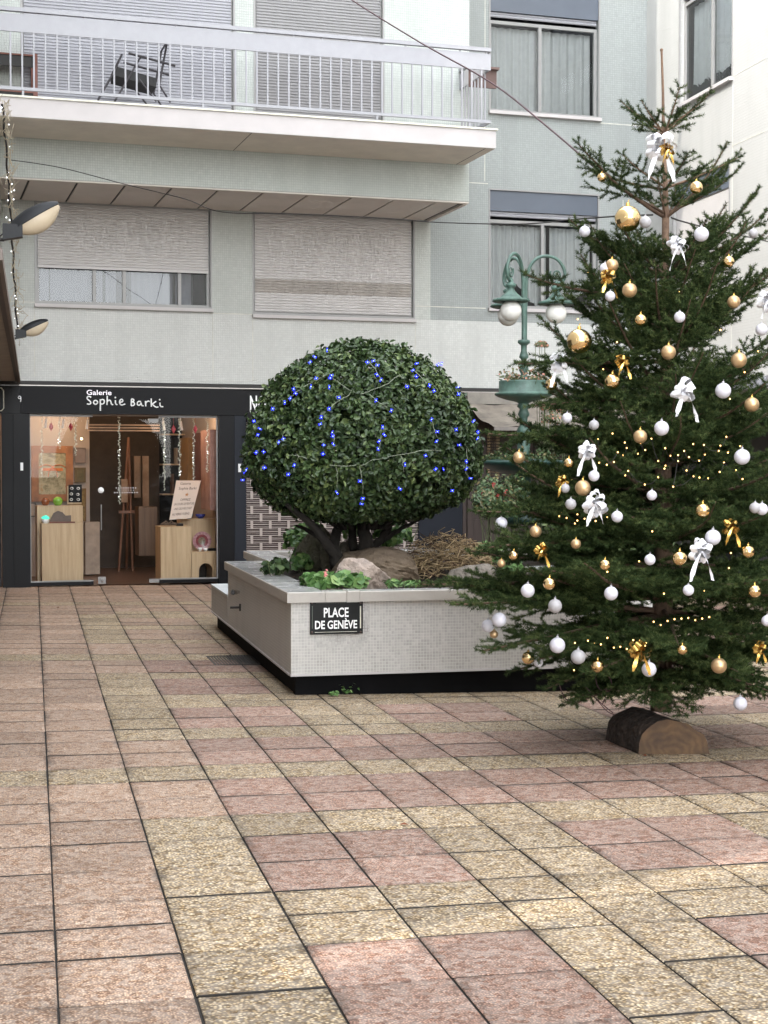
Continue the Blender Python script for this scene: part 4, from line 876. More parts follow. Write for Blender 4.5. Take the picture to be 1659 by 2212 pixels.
def floodlight(P, L, label, tilt=radians(27)):
    t = thing('wall_lamp', label, 'lamp', P, 'black oval wall lamps over the canopy'); P = Vector(P)
    ax = Vector((cos(tilt), .10, sin(tilt))).normalized(); up_ = Vector((-sin(tilt), 0, cos(tilt))); sd = ax.cross(up_)
    mb = MB(); n = 18; m = 9; vs = []; fs = []
    for i in range(n+1):
        a = i/n; wd = .30*L*(sin(pi*min(1, max(0, a*.93+.05)))**.55)
        for j in range(m+1):
            b = j/m; q = pi*b; hgt = .20*L*sin(q)*(sin(pi*(a*.86+.10))**.6)
            vs.append(P+ax*(L*a)+sd*(wd*.62*cos(q))+up_*(hgt))
    for i in range(n):
        for j in range(m): k = i*(m+1)+j; fs.append((k, k+1, k+m+2, k+m+1))
    mb.add(vs, fs, 0, True)
    mb.box8([(P.x+a*L/.4, P.y+b, P.z+c) for a, (c0, c1) in ((-.05, (-.055, .055)), (.085, (-.03, .05))) for b in (-.045, .045) for c in (c0, c1)]); mb.build('housing', plain('lamp_black', (.012, .013, .015), .5, spec=.3), t)
    mb = MB(); vs = []; fs = []
    for i in range(n+1):
        a = i/n; wd = .28*L*(sin(pi*min(1, max(0, a*.93+.05)))**.55)
        for j in range(m+1):
            q = pi*j/m; hgt = -.27*L*sin(q)*(sin(pi*(a*.92+.03))**.8); vs.append(P+ax*(L*(.06+.92*a))+sd*(wd*.6*cos(q))+up_*(hgt-.004))
    for i in range(n):
        for j in range(m): k = i*(m+1)+j; fs.append((k, k+m+1, k+m+2, k+1))
    mb.add(vs, fs, 0, True); mb.build('diffuser', plain('lamp_diffuser', (.46, .38, .27), .35, na=.08, ns=6), t)
    mb = MB(); mb.tube([P+Vector((-.04, 0, -.05)), P+Vector((-.25, 0, -.05))], .014, 6); mb.tube([P+Vector((-.03, 0, 0)), P+Vector((-.12, .02, -.06)), P+Vector((-.28, .03, .02))], .006, 5); mb.build('bracket', m_wire, t)
floodlight(onY(22, 502, 10.7), .385, 'nearer and larger black wall lamp over the canopy at the left edge', radians(33)); floodlight(onY(42, 722, 18.5), .37, 'farther and smaller black wall lamp near the shop sign', radians(27))
# twine garland
t = thing('twine_garland', 'frayed twine garland with tiny white lights down the left wall corner', 'garland', onY(20, 600, 17.5))
pts = []
for i in range(60):
    f = i/59; u = 4+34*f**.8+1.5*sin(i*.7); v = 225+505*f; pts.append(onY(u, v, 17.0+2.3*f))
mb = MB(); mb.tube(pts, .012, 5); mb.build('wire', m_wire, t)
mb = MB()
for k in range(210):
    p = random.choice(pts)+Vector((random.gauss(.02, .02), random.gauss(0, .02), random.gauss(0, .03))); q = p+Vector((random.gauss(.01, .03), 0, random.gauss(0, .07))); r = q+Vector((random.gauss(0, .03), 0, random.gauss(0, .04))); mb.tube([p, q, r], .004, 3)
mb.build('twine', plain('twine', (.42, .36, .26), .9), t)
mb = MB(); [mb.sphere(random.choice(pts)+Vector((random.gauss(.01, .025), -.02, random.gauss(0, .03))), .009, 6) for _ in range(26)]; mb.build('bulbs', m_wled, t)
# overhead cables
def cable(name, pts, r, mat, label):
    P = [Vector(p) for p in pts]; q = []
    for i in range(len(P)-1):
        a = P[max(i-1, 0)]; b = P[i]; c = P[i+1]; d = P[min(i+2, len(P)-1)]
        for k in range(8):
            t = k/8; q.append(.5*((2*b)+(c-a)*t+(2*a-5*b+4*c-d)*t*t+(3*b-a-3*c+d)*t**3))
    q.append(P[-1]); mb = MB(); mb.tube(q, r, 6); return tag(mb.build(name, mat, org=P[0]), label, 'cable')
TX = 0
cable('cable', [onY(745, -18, 15.5), onY(760, 0, 15.3), onY(908, 92, 13.4), onY(1060, 178, 11.8), onY(1180, 272, 10.4), onY(1292, 368, 8.9)], .0065, m_wirep, 'plum coloured cable slanting down from the balcony to the fir')
cable('cable', [onY(20, 345, 18.0), onY(130, 362, 17.8), onY(270, 398, 17.2), onY(400, 430, 16.8), onY(480, 458, 16.5), onY(640, 462, 15.5), onY(840, 472, 14), onY(940, 480, 13), onY(1120, 484, 11.5), onY(1250, 473, 10), onY(1350, 466, 8.9), onY(1410, 464, 8.6)], .005, m_wire, 'thin black cable sagging under the soffit towards the fir')
cable('cable', [onY(1450, 470, 8.6), onY(1480, 480, 8.8), onY(1560, 500, 10), onY(1659, 522, 12), onY(1700, 540, 13)], .005, m_wire, 'thin black cable running right from the fir trunk')

# =================================================================== PLANTER
PX0, PX1, PY0, PY1, PY2 = 1.705, 4.15, 10.30, 13.75, 15.4; PX2 = 2.10; PX3 = 5.3
zP1 = .68; zP0 = .118; zC = .072
pl = thing('planter', 'raised stepped planter clad in pale mosaic with grey coping and black plinth', 'planter', (3, 12, 0))
mb = MB()
mb.box(PX0, PX1, PY0, PY0+.12, zP0, zP1-zC); mb.box(PX0, PX0+.12, PY0+.121, PY1, zP0, zP1-zC); mb.box(PX1-.12, PX1, PY0+.121, 12.4, zP0, zP1-zC)
mb.box(PX0+.121, PX2+.12, PY1-.12, PY1, zP0, zP1-zC); mb.box(PX2, PX2+.12, PY1+.001, PY2, zP0, zP1-zC); mb.box(PX2+.121, PX3, PY2-.12, PY2, zP0, zP1-zC)
mb.box(PX1+.001, PX3, 12.4, 12.52, zP0, zP1-zC); mb.box(PX3-.12, PX3, 12.521, PY2-.121, zP0, zP1-zC)
mb.build('mosaic_wall', m_plant, pl)
mb = MB(); mb.box(PX0-.003, PX1, PY0-.008, PY0+.05, zP0-.014, zP0-.001); mb.box(PX0-.008, PX0+.05, PY0+.051, PY1+1.33, zP0-.014, zP0-.001); mb.build('lower_edging', m_slab, pl)
co = .03; cwid = .26
mb = MB()
def slab(x0, x1, y0, y1, zt=zP1, h=zC):
    e = .006; P = [(x0, y0), (x1, y0), (x1, y1), (x0, y1)]; Q = [(x0+e, y0+e), (x1-e, y0+e), (x1-e, y1-e), (x0+e, y1-e)]
    vs = [(a, b, zt-h) for a, b in P]+[(a, b, zt-e) for a, b in P]+[(a, b, zt) for a, b in Q]
    mb.add(vs, [(3, 2, 1, 0)]+[(i, (i+1) % 4, 4+(i+1) % 4, 4+i) for i in range(4)]+[(4+i, 4+(i+1) % 4, 8+(i+1) % 4, 8+i) for i in range(4)], 0); mb.add(vs[8:], [(0, 1, 2, 3)], 1)
jx = onY(715, 1290, PY0).x; jx2 = onY(760, 1290, PY0).x
ysc = [PY0-co+cwid, 11.1, 12.25, 13.1, PY1+co]
slab(PX0-co, PX0-co+cwid, PY0-co, PY0-co+cwid-.004)
for a, b in zip(ysc, ysc[1:]): slab(PX0-co, PX0-co+cwid, a, b-.004)
xj = jx2-.04
for a, b in ((PX0-co+cwid+.0, xj), (xj+.09, xj+1.35), (xj+1.354, PX1+co)): slab(a+.002, b-.002, PY0-co, PY0-co+.16)
slab(xj, xj+.088, PY0-co-.006, PY0-co+.166, zP1+.004, zC+.006)
for a, b in ((PX2-co, PX2+.08), ): 
    for y0, y1 in ((PY1+co, 14.6), (14.604, PY2+co)): slab(PX2-co, PX2-co+cwid, y0+.002, y1)
slab(PX0-co+cwid+.002, PX2-co-.002, PY1-.15, PY1+co); slab(PX2-co+cwid+.002, PX2+.9, PY2-.2, PY2+co); slab(PX2+.9, PX3+co, PY2-.2, PY2+co); slab(PX3-.2, PX3+co, 12.55, PY2-.21); slab(PX1-.1, PX1+co, PY0+.14, 12.3); slab(PX1-.05, PX3+co, 12.32, 12.54)
mb.build('coping', [m_cope, m_copetop], pl)
mb = MB(); bo = .10
mb.box(PX0+bo-.06, PX1-bo, PY0+bo-.04, PY0+bo+.05, -.2, zP0-.015); mb.box(PX0+bo-.05, PX0+bo+.05, PY0+bo+.051, PY1+1.25, -.2, zP0-.015); mb.box(PX1-bo-.05, PX1-bo, PY0+.2, 12.5, -.2, zP0-.015); mb.box(PX1-bo+.01, PX3-bo, 12.5, 12.6, -.2, zP0-.015)
mb.build('plinth', m_base, pl)
# bench in the notch
bn = thing('bench', 'low mosaic bench with a pale slatted top built against the end of the planter', 'bench', (PX0+.25, PY1+.8, 0))
mb = MB(); mb.box(PX0, PX2-.035, PY1+.035, 15.08, zP0-.01, .36); mb.build('bench_body', mosaic('bench_mosaic', .03, (.44, .42, .39), (.30, .28, .26), .2, .5), bn)
mb = MB(); mb.box(PX0-.005, PX2-.035, PY1+.036, 15.09, .361, .378); mb.build('bench_top', mosaic('bench_top_mosaic', .03, (.62, .66, .66), (.5, .52, .52), .08, .2), bn)
# soil
def soilz(x, y): return .60+.06*noise.noise(Vector((x*1.7, y*1.7, 0)))+.10*math.exp(-((x-3.0)**2+(y-12.6)**2)/1.1)+.02*noise.noise(Vector((x*12, y*12, 3)))
vs = []; fs = []; nx, ny = 90, 140
for i in range(nx+1):
    for j in range(ny+1):
        x = PX0+.1+(PX3-PX0-.2)*i/nx; y = PY0+.1+(PY2-PY0-.2)*j/ny; vs.append((x, y, soilz(x, y) if not ((x < PX2+.1 and y > PY1-.05) or (x > PX1-.12 and y < 12.5)) else .3))
for i in range(nx):
    for j in range(ny):
        a = i*(ny+1)+j; x, y = vs[a][:2]
        if (x < PX2+.08 and y > PY1-.12) or (x > PX1-.15 and y < 12.45): continue
        fs.append((a, a+ny+1, a+ny+2, a+1))
so_ = fast_mesh('soil', vs, fs, m_soil, nper=4); struct(so_, 'dark bare soil and mulch filling the planter')
# mulch chips
V = []; T = []; TI = []
for k in range(2600):
    x = random.uniform(PX0+.15, PX1-.2); y = PY0+.16+abs(random.gauss(0, 1.6))
    if y > PY1-.2: continue
    c = np.array([x, y, soilz(x, y)+.008]); a = random.uniform(0, 2*pi); L = random.uniform(.012, .035); W_ = L*.35; q = rng.normal(0, .5, 3)*.012
    d = np.array([cos(a), sin(a), q[0]*20])*L/2; e_ = np.array([-sin(a), cos(a), q[1]*20])*W_; b = len(V); V += [c-d-e_, c+d-e_*.6, c+d+e_, c-d+e_]; T.append((b, b+1, b+2, b+3)); TI.append(random.random())
mul = fast_mesh('mulch', V, T, leafmat('mulch_chip', (.02, .013, .009), (.06, .035, .022), (.20, .14, .09), .9), tint=TI, nper=4); tag(mul, 'dark bark mulch and dead leaves scattered over the planter soil', 'mulch', kind='stuff')
# street name plate
sg = thing('street_sign', 'black enamel street name plate with white capitals on the planter front', 'sign', onY(727, 1372, PY0))
yq = PY0-.006; A = onY(669.5, 1371, yq); B = onY(783.5, 1368, yq); zt_ = onY(669.5, 1297.5, yq).z; zb_ = (A.z+B.z)/2-.0
mb = MB(); mb.box(A.x, B.x, yq-.008, yq+.004, zb_, zt_); mb.build('plate', plain('enamel_black', (.008, .009, .009), .4, na=.3, ns=12, spec=.2), sg)
def SP(u, v): p = onY(u, v, yq-.0085); return p
for nm, bx in (('lettering', None),):
    mb = MB()
    for txt, u0, u1, vb, vt in (('PLACE', 699.5, 753, 1334, 1313), ('DE GENÈVE', 680.5, 771.5, 1359.5, 1336.5)):
        p0 = SP(u0, vb); p1 = SP(u1, vb); zt2 = SP(u0, vt).z; text_on(mb, txt, (p0.x, p0.y, p0.z), (p1.x, p0.y, p0.z), (p0.x, p0.y, zt2), 0, .022)
    mb.build('lettering', m_letter, sg)
mb = MB()
for (u0, v0, u1, v1) in ((777.5, 1309, 780, 1357), (680, 1363.5, 771, 1366.5), (674, 1309, 675.5, 1358), (683, 1301.5, 772, 1302.6)):
    a, b = SP(u0, v1), SP(u1, v0); mb.box(a.x, b.x, yq-.0095, yq-.0082, a.z, b.z, 0 if u0 in (777.5, 680) else 1)
mb.build('border_line', [m_cream, plain('worn_line', (.06, .075, .06), .5)], sg)
mb = MB()
for u, v in ((674, 1302), (674, 1366), (779, 1302), (779, 1365)): p = SP(u, v); mb.sphere((p.x, p.y, p.z), .008, 8)
mb.build('screws', plain('rusty_screw', (.06, .035, .03), .6), sg)
# taps on the side face
for v, lb, big in ((1279, 'chrome push tap on the side of the planter, upper one', True), (1312, 'dark iron peg on the side of the planter below the tap', False)):
    p = onX(518 if big else 520, v, PX0); mb = MB()
    if big: mb.tube([p, p+Vector((-.05, 0, 0)), p+Vector((-.06, -.01, 0))], [.012, .022, .024], 12)
    else: mb.tube([p, p+Vector((-.09, 0, 0))], .010, 8); mb.tube([p+Vector((-.002, 0, .03)), p+Vector((-.002, 0, -.03))], .012, 8)
    tag(mb.build('tap' if big else 'iron_peg', plain('chrome', (.7, .7, .7), .15, metal=1, na=.0) if big else m_wire, org=p), lb, 'tap' if big else 'peg')
# drain grate
A = ong(458, 1437); B = ong(553, 1421); mb = MB(); zt_ = gz((A.x+B.x)/2, A.y)+.006
x0, x1, y0, y1 = A.x+.02, B.x+.08, min(A.y, B.y), max(A.y, B.y)+.12
for (a, b, c_, d_) in ((x0, x1, y0, y0+.02), (x0, x1, y1-.02, y1), (x0, x0+.02, y0+.021, y1-.021), (x1-.02, x1, y0+.021, y1-.021)): mb.box(a, b, c_, d_, gz(a, y0)-.01, zt_)
x = x0+.03
while x < x1-.03: mb.box(x, x+.012, y0+.021, y1-.021, gz(x, y0)-.01, zt_-.001); x += .024
mb.box(x0+.01, x1-.01, y0+.01, y1-.01, gz(x0, y0)-.012, zt_-.008, 1)
tag(mb.build('drain_grate', [plain('iron_grate', (.035, .032, .03), .6), m_dark], org=(x0, y0, zt_)), 'dark iron drain grate in the paving beside the planter', 'drain')

# =================================================================== ROUND BUSH
BX, BY = onY(783, 1000, 12.2).x, 12.2
def pz(v, u, Y): return onY(u, v, Y).z
RB = (onY(1038, 1000, BY).x-onY(528, 1000, BY).x)/2*.975; ztop = pz(737, 783, BY); zw = pz(995, 783, BY); zbot = pz(1128, 783, BY)
bush = thing('round_bush', 'clipped dome shaped evergreen bush in the planter strung with blue lights', 'bush', (BX, BY, soilz(BX, BY)-.02))
def bush_r(dirv):
    """surface point of the clipped crown for a unit direction from its centre"""
    x, y, z = dirv; up_ = ztop-zw; dn = zw-zbot
    c = up_ if z > 0 else dn; p = 1.95 if z > 0 else 2.5
    q = (abs(x)**p+abs(y)**p)/RB**p if False else ((sqrt(x*x+y*y)/RB)**p+(abs(z)/c)**p); return 1/q**(1/p)
def leaf_cloud(n, fn, L, W, name, mat, parent, spread=.5, up_bias=.25, fold=.35, tintf=None):
    V = np.zeros((n*6, 3)); T = []; TI = []
    for i in range(n):
        p, nrm, sc = fn(); nrm = Vector(nrm)
        q = (nrm+Vector((random.gauss(0, spread), random.gauss(0, spread), random.gauss(0, spread)+up_bias))).normalized()   # leaf plane normal
        d = q.cross(Vector((random.gauss(0, 1), random.gauss(0, 1), random.gauss(0, 1)-.4))).normalized(); s = q.cross(d); p = Vector(p)
        l, w_ = L*sc*random.uniform(.75, 1.2), W*sc*random.uniform(.8, 1.2); b = i*6
        pts = [p-d*l*.5, p-d*l*.12+s*w_*.5+q*w_*fold, p+d*l*.22+s*w_*.42+q*w_*fold, p+d*l*.5-q*l*.12, p+d*l*.22-s*w_*.42+q*w_*fold, p-d*l*.12-s*w_*.5+q*w_*fold]
        V[b:b+6] = [tuple(x) for x in pts]; T += [(b, b+1, b+2), (b, b+2, b+3), (b, b+3, b+4), (b, b+4, b+5)]
        t = tintf(p, nrm) if tintf else random.random(); TI += [t, t, t*.92, t*.92]
    return fast_mesh(name, V, T, mat, parent, tint=TI)
BC = Vector((BX, BY, zw))
def core_pt():
    a = random.uniform(0, 2*pi); z = random.uniform(-.8, 1); r = sqrt(1-z*z); d = Vector((r*cos(a), r*sin(a), z)); return BC+d*bush_r(d)*random.uniform(.62, .9), d, 1.6
leaf_cloud(5200, core_pt, .055, .035, 'inner_foliage', m_leaf, bush, .5, .1, .2)
def bush_pt():
    a = random.uniform(0, 2*pi); z = random.uniform(-1, 1); r = sqrt(1-z*z); d = Vector((r*cos(a), r*sin(a), z))
    R_ = bush_r(d); lump = 1+.03*noise.noise(d*4)+.022*noise.noise(d*11)+(.05*noise.noise(d*9)-.03 if d.z < -.15 else 0)
    depth = (abs(random.gauss(0, .05))-(.03 if random.random() < .08 else 0)) if random.random() < .72 else random.uniform(0, .35)
    k = R_*lump-depth+.012; nz = d.copy(); nz.z *= 1.0
    return BC+d*k, d, 1.
leaf_cloud(23000, bush_pt, .052, .029, 'foliage', m_leaf, bush, .75, .2, .25, lambda p, n_: min(1, max(0, .42+.5*noise.noise(p*2.6)+random.gauss(0, .22)+(.4 if random.random() < .05 else 0))))
mb = MB()
base = Vector((onY(745, 1190, BY).x, BY, soilz(BX, BY)-.05))
def stem(pts, r0, r1, n=9):
    P = [Vector(p) for p in pts]; q = []
    for i in range(len(P)-1):
        for k in range(4): q.append(P[i].lerp(P[i+1], k/4)+Vector((random.gauss(0, .006), random.gauss(0, .006), 0)))
    q.append(P[-1]); mb.tube(q, [r0+(r1-r0)*i/(len(q)-1) for i in range(len(q))], n)
def bp(u, v, Y): return onY(u, v, Y)
stem([bp(735, 1225, 11.95), bp(722, 1195, 11.95), bp(700, 1165, 11.9), bp(660, 1120, 11.9), bp(620, 1090, 11.8)], .058, .018)
stem([bp(728, 1225, 12.0), bp(720, 1180, 12.1), bp(735, 1120, 12.3), bp(745, 1040, 12.4)], .055, .025)
stem([bp(790, 1200, 12.1), bp(788, 1150, 12.1), bp(790, 1100, 12.15), bp(800, 1000, 12.2)], .066, .03)
stem([bp(795, 1190, 12.2), bp(825, 1165, 12.2), bp(850, 1120, 12.15), bp(880, 1070, 12.1)], .042, .015)
stem([bp(765, 1190, 12.3), bp(757, 1130, 12.4), bp(762, 1060, 12.4)], .04, .02); stem([bp(700, 1165, 11.9), bp(675, 1150, 12.2), bp(640, 1135, 12.4)], .03, .01); stem([bp(830, 1165, 12.2), bp(870, 1140, 12.3), bp(930, 1110, 12.4)], .025, .01)
for k in range(70):
    a = random.uniform(0, 2*pi); r = random.uniform(.1, .8)*RB; c = BC+Vector((r*cos(a), r*sin(a), -.28+.1*r)); mb.tube([BC+Vector((.2*cos(a), .2*sin(a), -.55)), c, c+Vector((cos(a)*.15, sin(a)*.15, .15))], [.014, .008, .004], 5)
mb.build('trunk', m_stem, bush)
# blue light string lying on the crown
BL = [(585,118),(512,158),(484,190),(611,268),(603,285),(520,286),(488,335),(386,350),(398,376),(333,430),(262,467),(366,405),(598,338),(655,400),(597,467),(544,558),(550,517),(824,190),(860,183),(880,265),(884,208),(905,295),(876,417),(966,477),(915,575),(925,622),(1117,198),(1095,238),(1115,275),(1244,205),(1265,200),(1362,340),(1366,380),(1220,360),(1060,335),(1193,328),(1205,530),(1240,603),(1352,590),(1235,660),(1370,682),(1455,540),(1482,605),(1478,643),(150,540),(186,586),(174,622),(325,645),(298,665),(163,727),(208,722),(615,607),(618,630),(622,677),(565,682),(560,735),(390,802),(213,817),(354,857),(105,830),(90,843),(83,890),(888,705),(893,660),(1170,745),(1048,798),(1230,825),(1276,826),(1413,780),(1413,823),(1438,880),(780,897),(643,965),(1018,942),(1328,953),(797,1000),(790,1032)]
def bush_hit(u, v, off=.03):
    """march along the sight line to the crown surface"""
    r = ray(u, v).normalized(); best = None; t = 9.
    while t < 14:
        p = CAM+r*t; d = p-BC; L = d.length
        if L < bush_r(d/L)+off: return p
        m_ = L-bush_r(d/L)
        if best is None or m_ < best[0]: best = (m_, t)
        t += .02
    return CAM+r*best[1]
bls = thing('blue_light_string', 'string of blue star lights on a pale wire draped over the round bush', 'light string', (BX, BY-RB, zw))
D_ = lambda x, y: (493.7+.3637*x, 713.2+.3637*y)
for x, y in BL:
    p = bush_hit(*D_(x, y)); mb = MB(); 
    for q in range(3):
        dv = Vector((random.gauss(0, 1), -.3, random.gauss(0, 1))).normalized()*.017; mb.tube([p-dv, p, p+dv], [.0012, .0042, .0012], 5)
    mb.sphere(p-Vector((0, .008, 0)), .0038, 6, 1); mb.build('bulb', [m_led, m_ledc], bls)
mb = MB()
WI = [[(540,240),(570,268),(520,300),(470,325),(400,370),(345,420)],[(620,285),(680,330),(725,360),(800,378),(860,352),(940,325),(990,280),(1015,265),(1040,290),(1075,370)],[(725,362),(705,395),(640,425),(598,468)],[(824,190),(860,215),(885,262),(930,320)],[(835,378),(880,420),(960,470)],[(1095,235),(1140,275),(1190,330)],[(600,800),(700,808),(790,800),(870,770),(960,750),(1050,735),(1150,715),(1300,718)],[(780,810),(795,900),(800,1000)],[(1025,745),(1035,800),(1045,860)],[(640,808),(645,880),(643,960)],[(400,735),(420,750),(390,800)],[(905,625),(900,690),(890,705)],[(1415,690),(1415,780),(1410,850),(1435,880)],[(625,610),(628,650),(620,680)],[(325,620),(320,655),(300,668)],[(1450,945),(1480,1000),(1510,1050),(1525,1110)],[(1210,540),(1225,600),(1240,655)],[(340,740),(420,745),(480,770)]]
for wl in WI:
    pts = []
    for (a, b), (c, d) in zip(wl, wl[1:]):
        for k in range(4): t = k/4; pts.append(bush_hit(*D_(a+(c-a)*t+random.gauss(0, 2), b+(d-b)*t+random.gauss(0, 2)), .02))
    mb.tube(pts, .0026, 5)
mb.build('wire', m_pale_wire, bls)

# =================================================================== ROCKS AND PLANTS IN THE PLANTER
def rock(name, label, c, sc, mat, seed, rot=0., facet=1.):
    vs, fs = _sph(Vector((0, 0, 0)), 1, 56, 36, (1, 1, 1)); R_ = random.Random(seed); pl_ = []
    for _ in range(16):
        a = R_.uniform(0, 2*pi); z = R_.uniform(-.3, 1); r = sqrt(max(0, 1-z*z)); pl_.append((Vector((r*cos(a), r*sin(a), z)), R_.uniform(.58, .88)))
    out = []
    for v in vs:
        k = 1.
        for n_, d in pl_:
            q = v.dot(n_)
            if q*k > d: k = d/q
        w_ = v*(k*facet+(1-facet))*(1+.10*noise.noise(v*2.5+Vector((seed, 0, 0)))+.045*noise.noise(v*7+Vector((seed, 0, 0)))+.02*noise.noise(v*18+Vector((seed, 0, 0))))
        x, y, z = w_.x*sc[0], w_.y*sc[1], w_.z*sc[2]; out.append((c[0]+x*cos(rot)-y*sin(rot), c[1]+x*sin(rot)+y*cos(rot), c[2]+z))
    mb = MB(); mb.add(out, fs, 0, False); return tag(mb.build(name, mat, org=c), label, 'rock')
def rockmat(name, a, b, c, sc=6):
    k = N(name); f = k.noise(sc, 6, None, .7); f2 = k.noise(sc*8, 4); cc = k.mix(k.ramp(f, [(.35, 0.), (.62, 1.)]), a, b); cc = k.mix(k.ramp(f2, [(.5, 0.), (.8, .7)]), cc, c); k.fin(cc, .8, k.bump(k.math('ADD', f, k.math('MULTIPLY', f2, .4)), .6, .03)); return k.m
rA = rockmat('rock_pinkish', (.30, .25, .215), (.42, .33, .27), (.20, .17, .15)); rB = rockmat('rock_brown', (.13, .095, .065), (.22, .165, .11), (.07, .05, .035), 3); rC = rockmat('rock_mossy', (.10, .095, .06), (.19, .17, .13), (.05, .065, .02), 5); rD = rockmat('rock_grey', (.20, .17, .14), (.26, .23, .19), (.12, .11, .08), 8)
p = onY(778, 1262, 10.95); rock('rock', 'angular pinkish grey rock in front of the bush, nearest the coping', (p.x, 10.95, .70), (.23, .20, .215), rA, 3)
p = onY(822, 1215, 11.75); rock('rock', 'large smooth brown boulder lying behind the pinkish rock', (p.x, 11.9, .70), (.37, .45, .22), rB, 8, .3, .45)
p = onY(682, 1190, 12.9); rock('rock', 'tall mossy grey rock leaning left of the bush stems', (p.x, 12.9, .78), (.20, .18, .30), rC, 12)
p = onY(725, 1200, 12.4); rock('rock', 'small mossy rock between the tall mossy rock and the stems', (p.x, 12.4, .72), (.16, .14, .15), rC, 15)
p = onY(1035, 1235, 11.4); rock('rock', 'rounded grey brown rock at the right end near the fir', (p.x+.05, 11.5, .62), (.30, .24, .20), rD, 22, .4, .85)
p = onY(760, 1180, 12.8); rock('rock', 'low grey rock hidden behind the bush stems', (p.x, 12.8, .72), (.26, .2, .22), rD, 25)
# dried twig heap
V = []; mbt = MB()
cx, cy = onY(965, 1210, 11.9).x, 11.9
for k in range(900):
    a = random.uniform(0, 2*pi); r = sqrt(random.random()); x = cx+.40*r*cos(a); y = cy+.32*r*sin(a); h = .66+.34*(1-r*r)**.5*random.uniform(.2, 1)
    d = Vector((random.gauss(0, 1), random.gauss(0, 1), random.gauss(.1, .45))).normalized(); L = random.uniform(.05, .17); p0 = Vector((x, y, h)); q = Vector((random.gauss(0, .03), random.gauss(0, .03), random.gauss(.01, .02)))
    mbt.tube([p0-d*L*.5, p0+q, p0+d*L*.5], random.uniform(.0016, .0042), 4, random.choice((0, 0, 0, 1)), cap=False)
tag(mbt.build('dried_twigs', [plain('dry_twig', (.36, .26, .14), .8, na=.3, ns=20), plain('dry_twig_dark', (.10, .06, .035), .8)], org=(cx, cy, .55)), 'heap of dry tan twigs beside the bush', 'twigs', kind='stuff')
def plant(name, label, blobs, L, W, n, mat, cat='plant', stems=True, flowers=()):
    c0 = blobs[0]; t = thing(name, label, cat, (c0[0], c0[1], soilz(c0[0], c0[1])))
    def fn():
        b = random.choice(blobs); a = random.uniform(0, 2*pi); z = random.uniform(-.6, 1); r = sqrt(1-z*z); k = random.random()**.4
        return (b[0]+b[3]*r*cos(a)*k, b[1]+b[3]*r*sin(a)*k, b[2]+b[4]*z*k), (r*cos(a), r*sin(a)-.4, z), 1.
    leaf_cloud(n, fn, L, W, 'leaves', mat, t, .5, .5, .12)
    mb = MB()
    for b in blobs:
        for _ in range(5):
            mb.tube([(b[0]+random.gauss(0, .02), b[1]+random.gauss(0, .02), soilz(b[0], b[1])-.02), (b[0]+random.gauss(0, b[3]*.5), b[1]+random.gauss(0, b[3]*.4), b[2]+random.uniform(0, b[4]))], .003, 4)
    mb.build('stems', plain('green_stem', (.10, .13, .05), .6), t)
    if flowers:
        mf = MB()
        for (x, y, z, r) in flowers:
            for _ in range(14): c = Vector((x, y, z))+Vector((random.gauss(0, r*.4), random.gauss(0, r*.4), random.gauss(0, r*.6))); q = r*.5; a = random.uniform(0, pi); mf.add([c+Vector((-q*cos(a), -q*.3, -q*sin(a))), c+Vector((q*sin(a), .2*q, -q*cos(a))), c+Vector((q*cos(a), .3*q, q*sin(a)))], [(0, 1, 2)])
        mf.build('flowers', red_mat if name == 'berry_shrub' else flowers_mat, t)
    return t
flowers_mat = plain('coral_petals', (.80, .25, .25), .6); red_mat = plain('red_berries', (.30, .02, .015), .4)
g = lambda u, v, Y: tuple(onY(u, v, Y))
B_ = lambda u, v, Y, r, h: g(u, v, Y)+(r, h)
plant('geranium', 'low green geranium with one coral flower at the planter front', [B_(700, 1256, 10.75, .10, .06), B_(735, 1252, 10.72, .11, .06), B_(765, 1255, 10.66, .09, .05), B_(672, 1256, 10.85, .09, .05)], .085, .085, 190, m_leafy, 'plant', flowers=[g(702, 1241, 10.7)+(.022,)])
plant('geranium', 'dark green small geranium at the far left corner inside the planter', [B_(588, 1228, 12.0, .10, .06), B_(602, 1224, 11.9, .08, .07)], .06, .06, 110, leafmat('dull_leaf', (.02, .04, .015), (.05, .085, .03), (.10, .15, .05), .5), 'plant')
plant('ivy', 'pale green trailing ivy behind the mossy rock on the left', [B_(655, 1190, 13.2, .12, .16), B_(640, 1165, 13.4, .12, .12), B_(650, 1215, 12.7, .10, .08), B_(672, 1150, 13.4, .12, .1)], .06, .05, 420, m_leafy, 'plant')
plant('ivy', 'bright green ivy seen between the two bush stems', [B_(765, 1135, 13.2, .10, .22), B_(815, 1150, 13.0, .10, .16), B_(860, 1155, 13.2, .14, .10), B_(843, 1168, 12.8, .1, .06)], .06, .05, 420, m_leafy, 'plant')
plant('small_weed', 'pale green weeds on the soil right of the pinkish rock', [B_(850, 1260, 10.7, .08, .035), B_(890, 1262, 10.65, .07, .03)], .05, .016, 130, m_leafy, 'plant')
plant('fern', 'light green ferns behind the grey brown rock near the fir', [B_(1070, 1205, 11.9, .14, .10), B_(1040, 1190, 12.2, .10, .08), B_(1100, 1230, 11.5, .12, .1)], .07, .02, 300, m_leafy, 'plant')
m_ber = leafmat('red_green_leaf', (.03, .07, .025), (.075, .12, .045), (.17, .12, .05), .5)
plant('berry_shrub', 'bushy shrub with red berries below the green basin', [B_(1070, 1060, 13.6, .20, .16), B_(1085, 1100, 13.6, .22, .14), B_(1050, 1085, 13.4, .15, .12), B_(1110, 1060, 13.8, .16, .16)], .045, .024, 1500, m_ber, 'shrub', flowers=[g(1075+random.gauss(0, 18), 1070+random.gauss(0, 16), 13.4)+(.02,) for _ in range(6)])
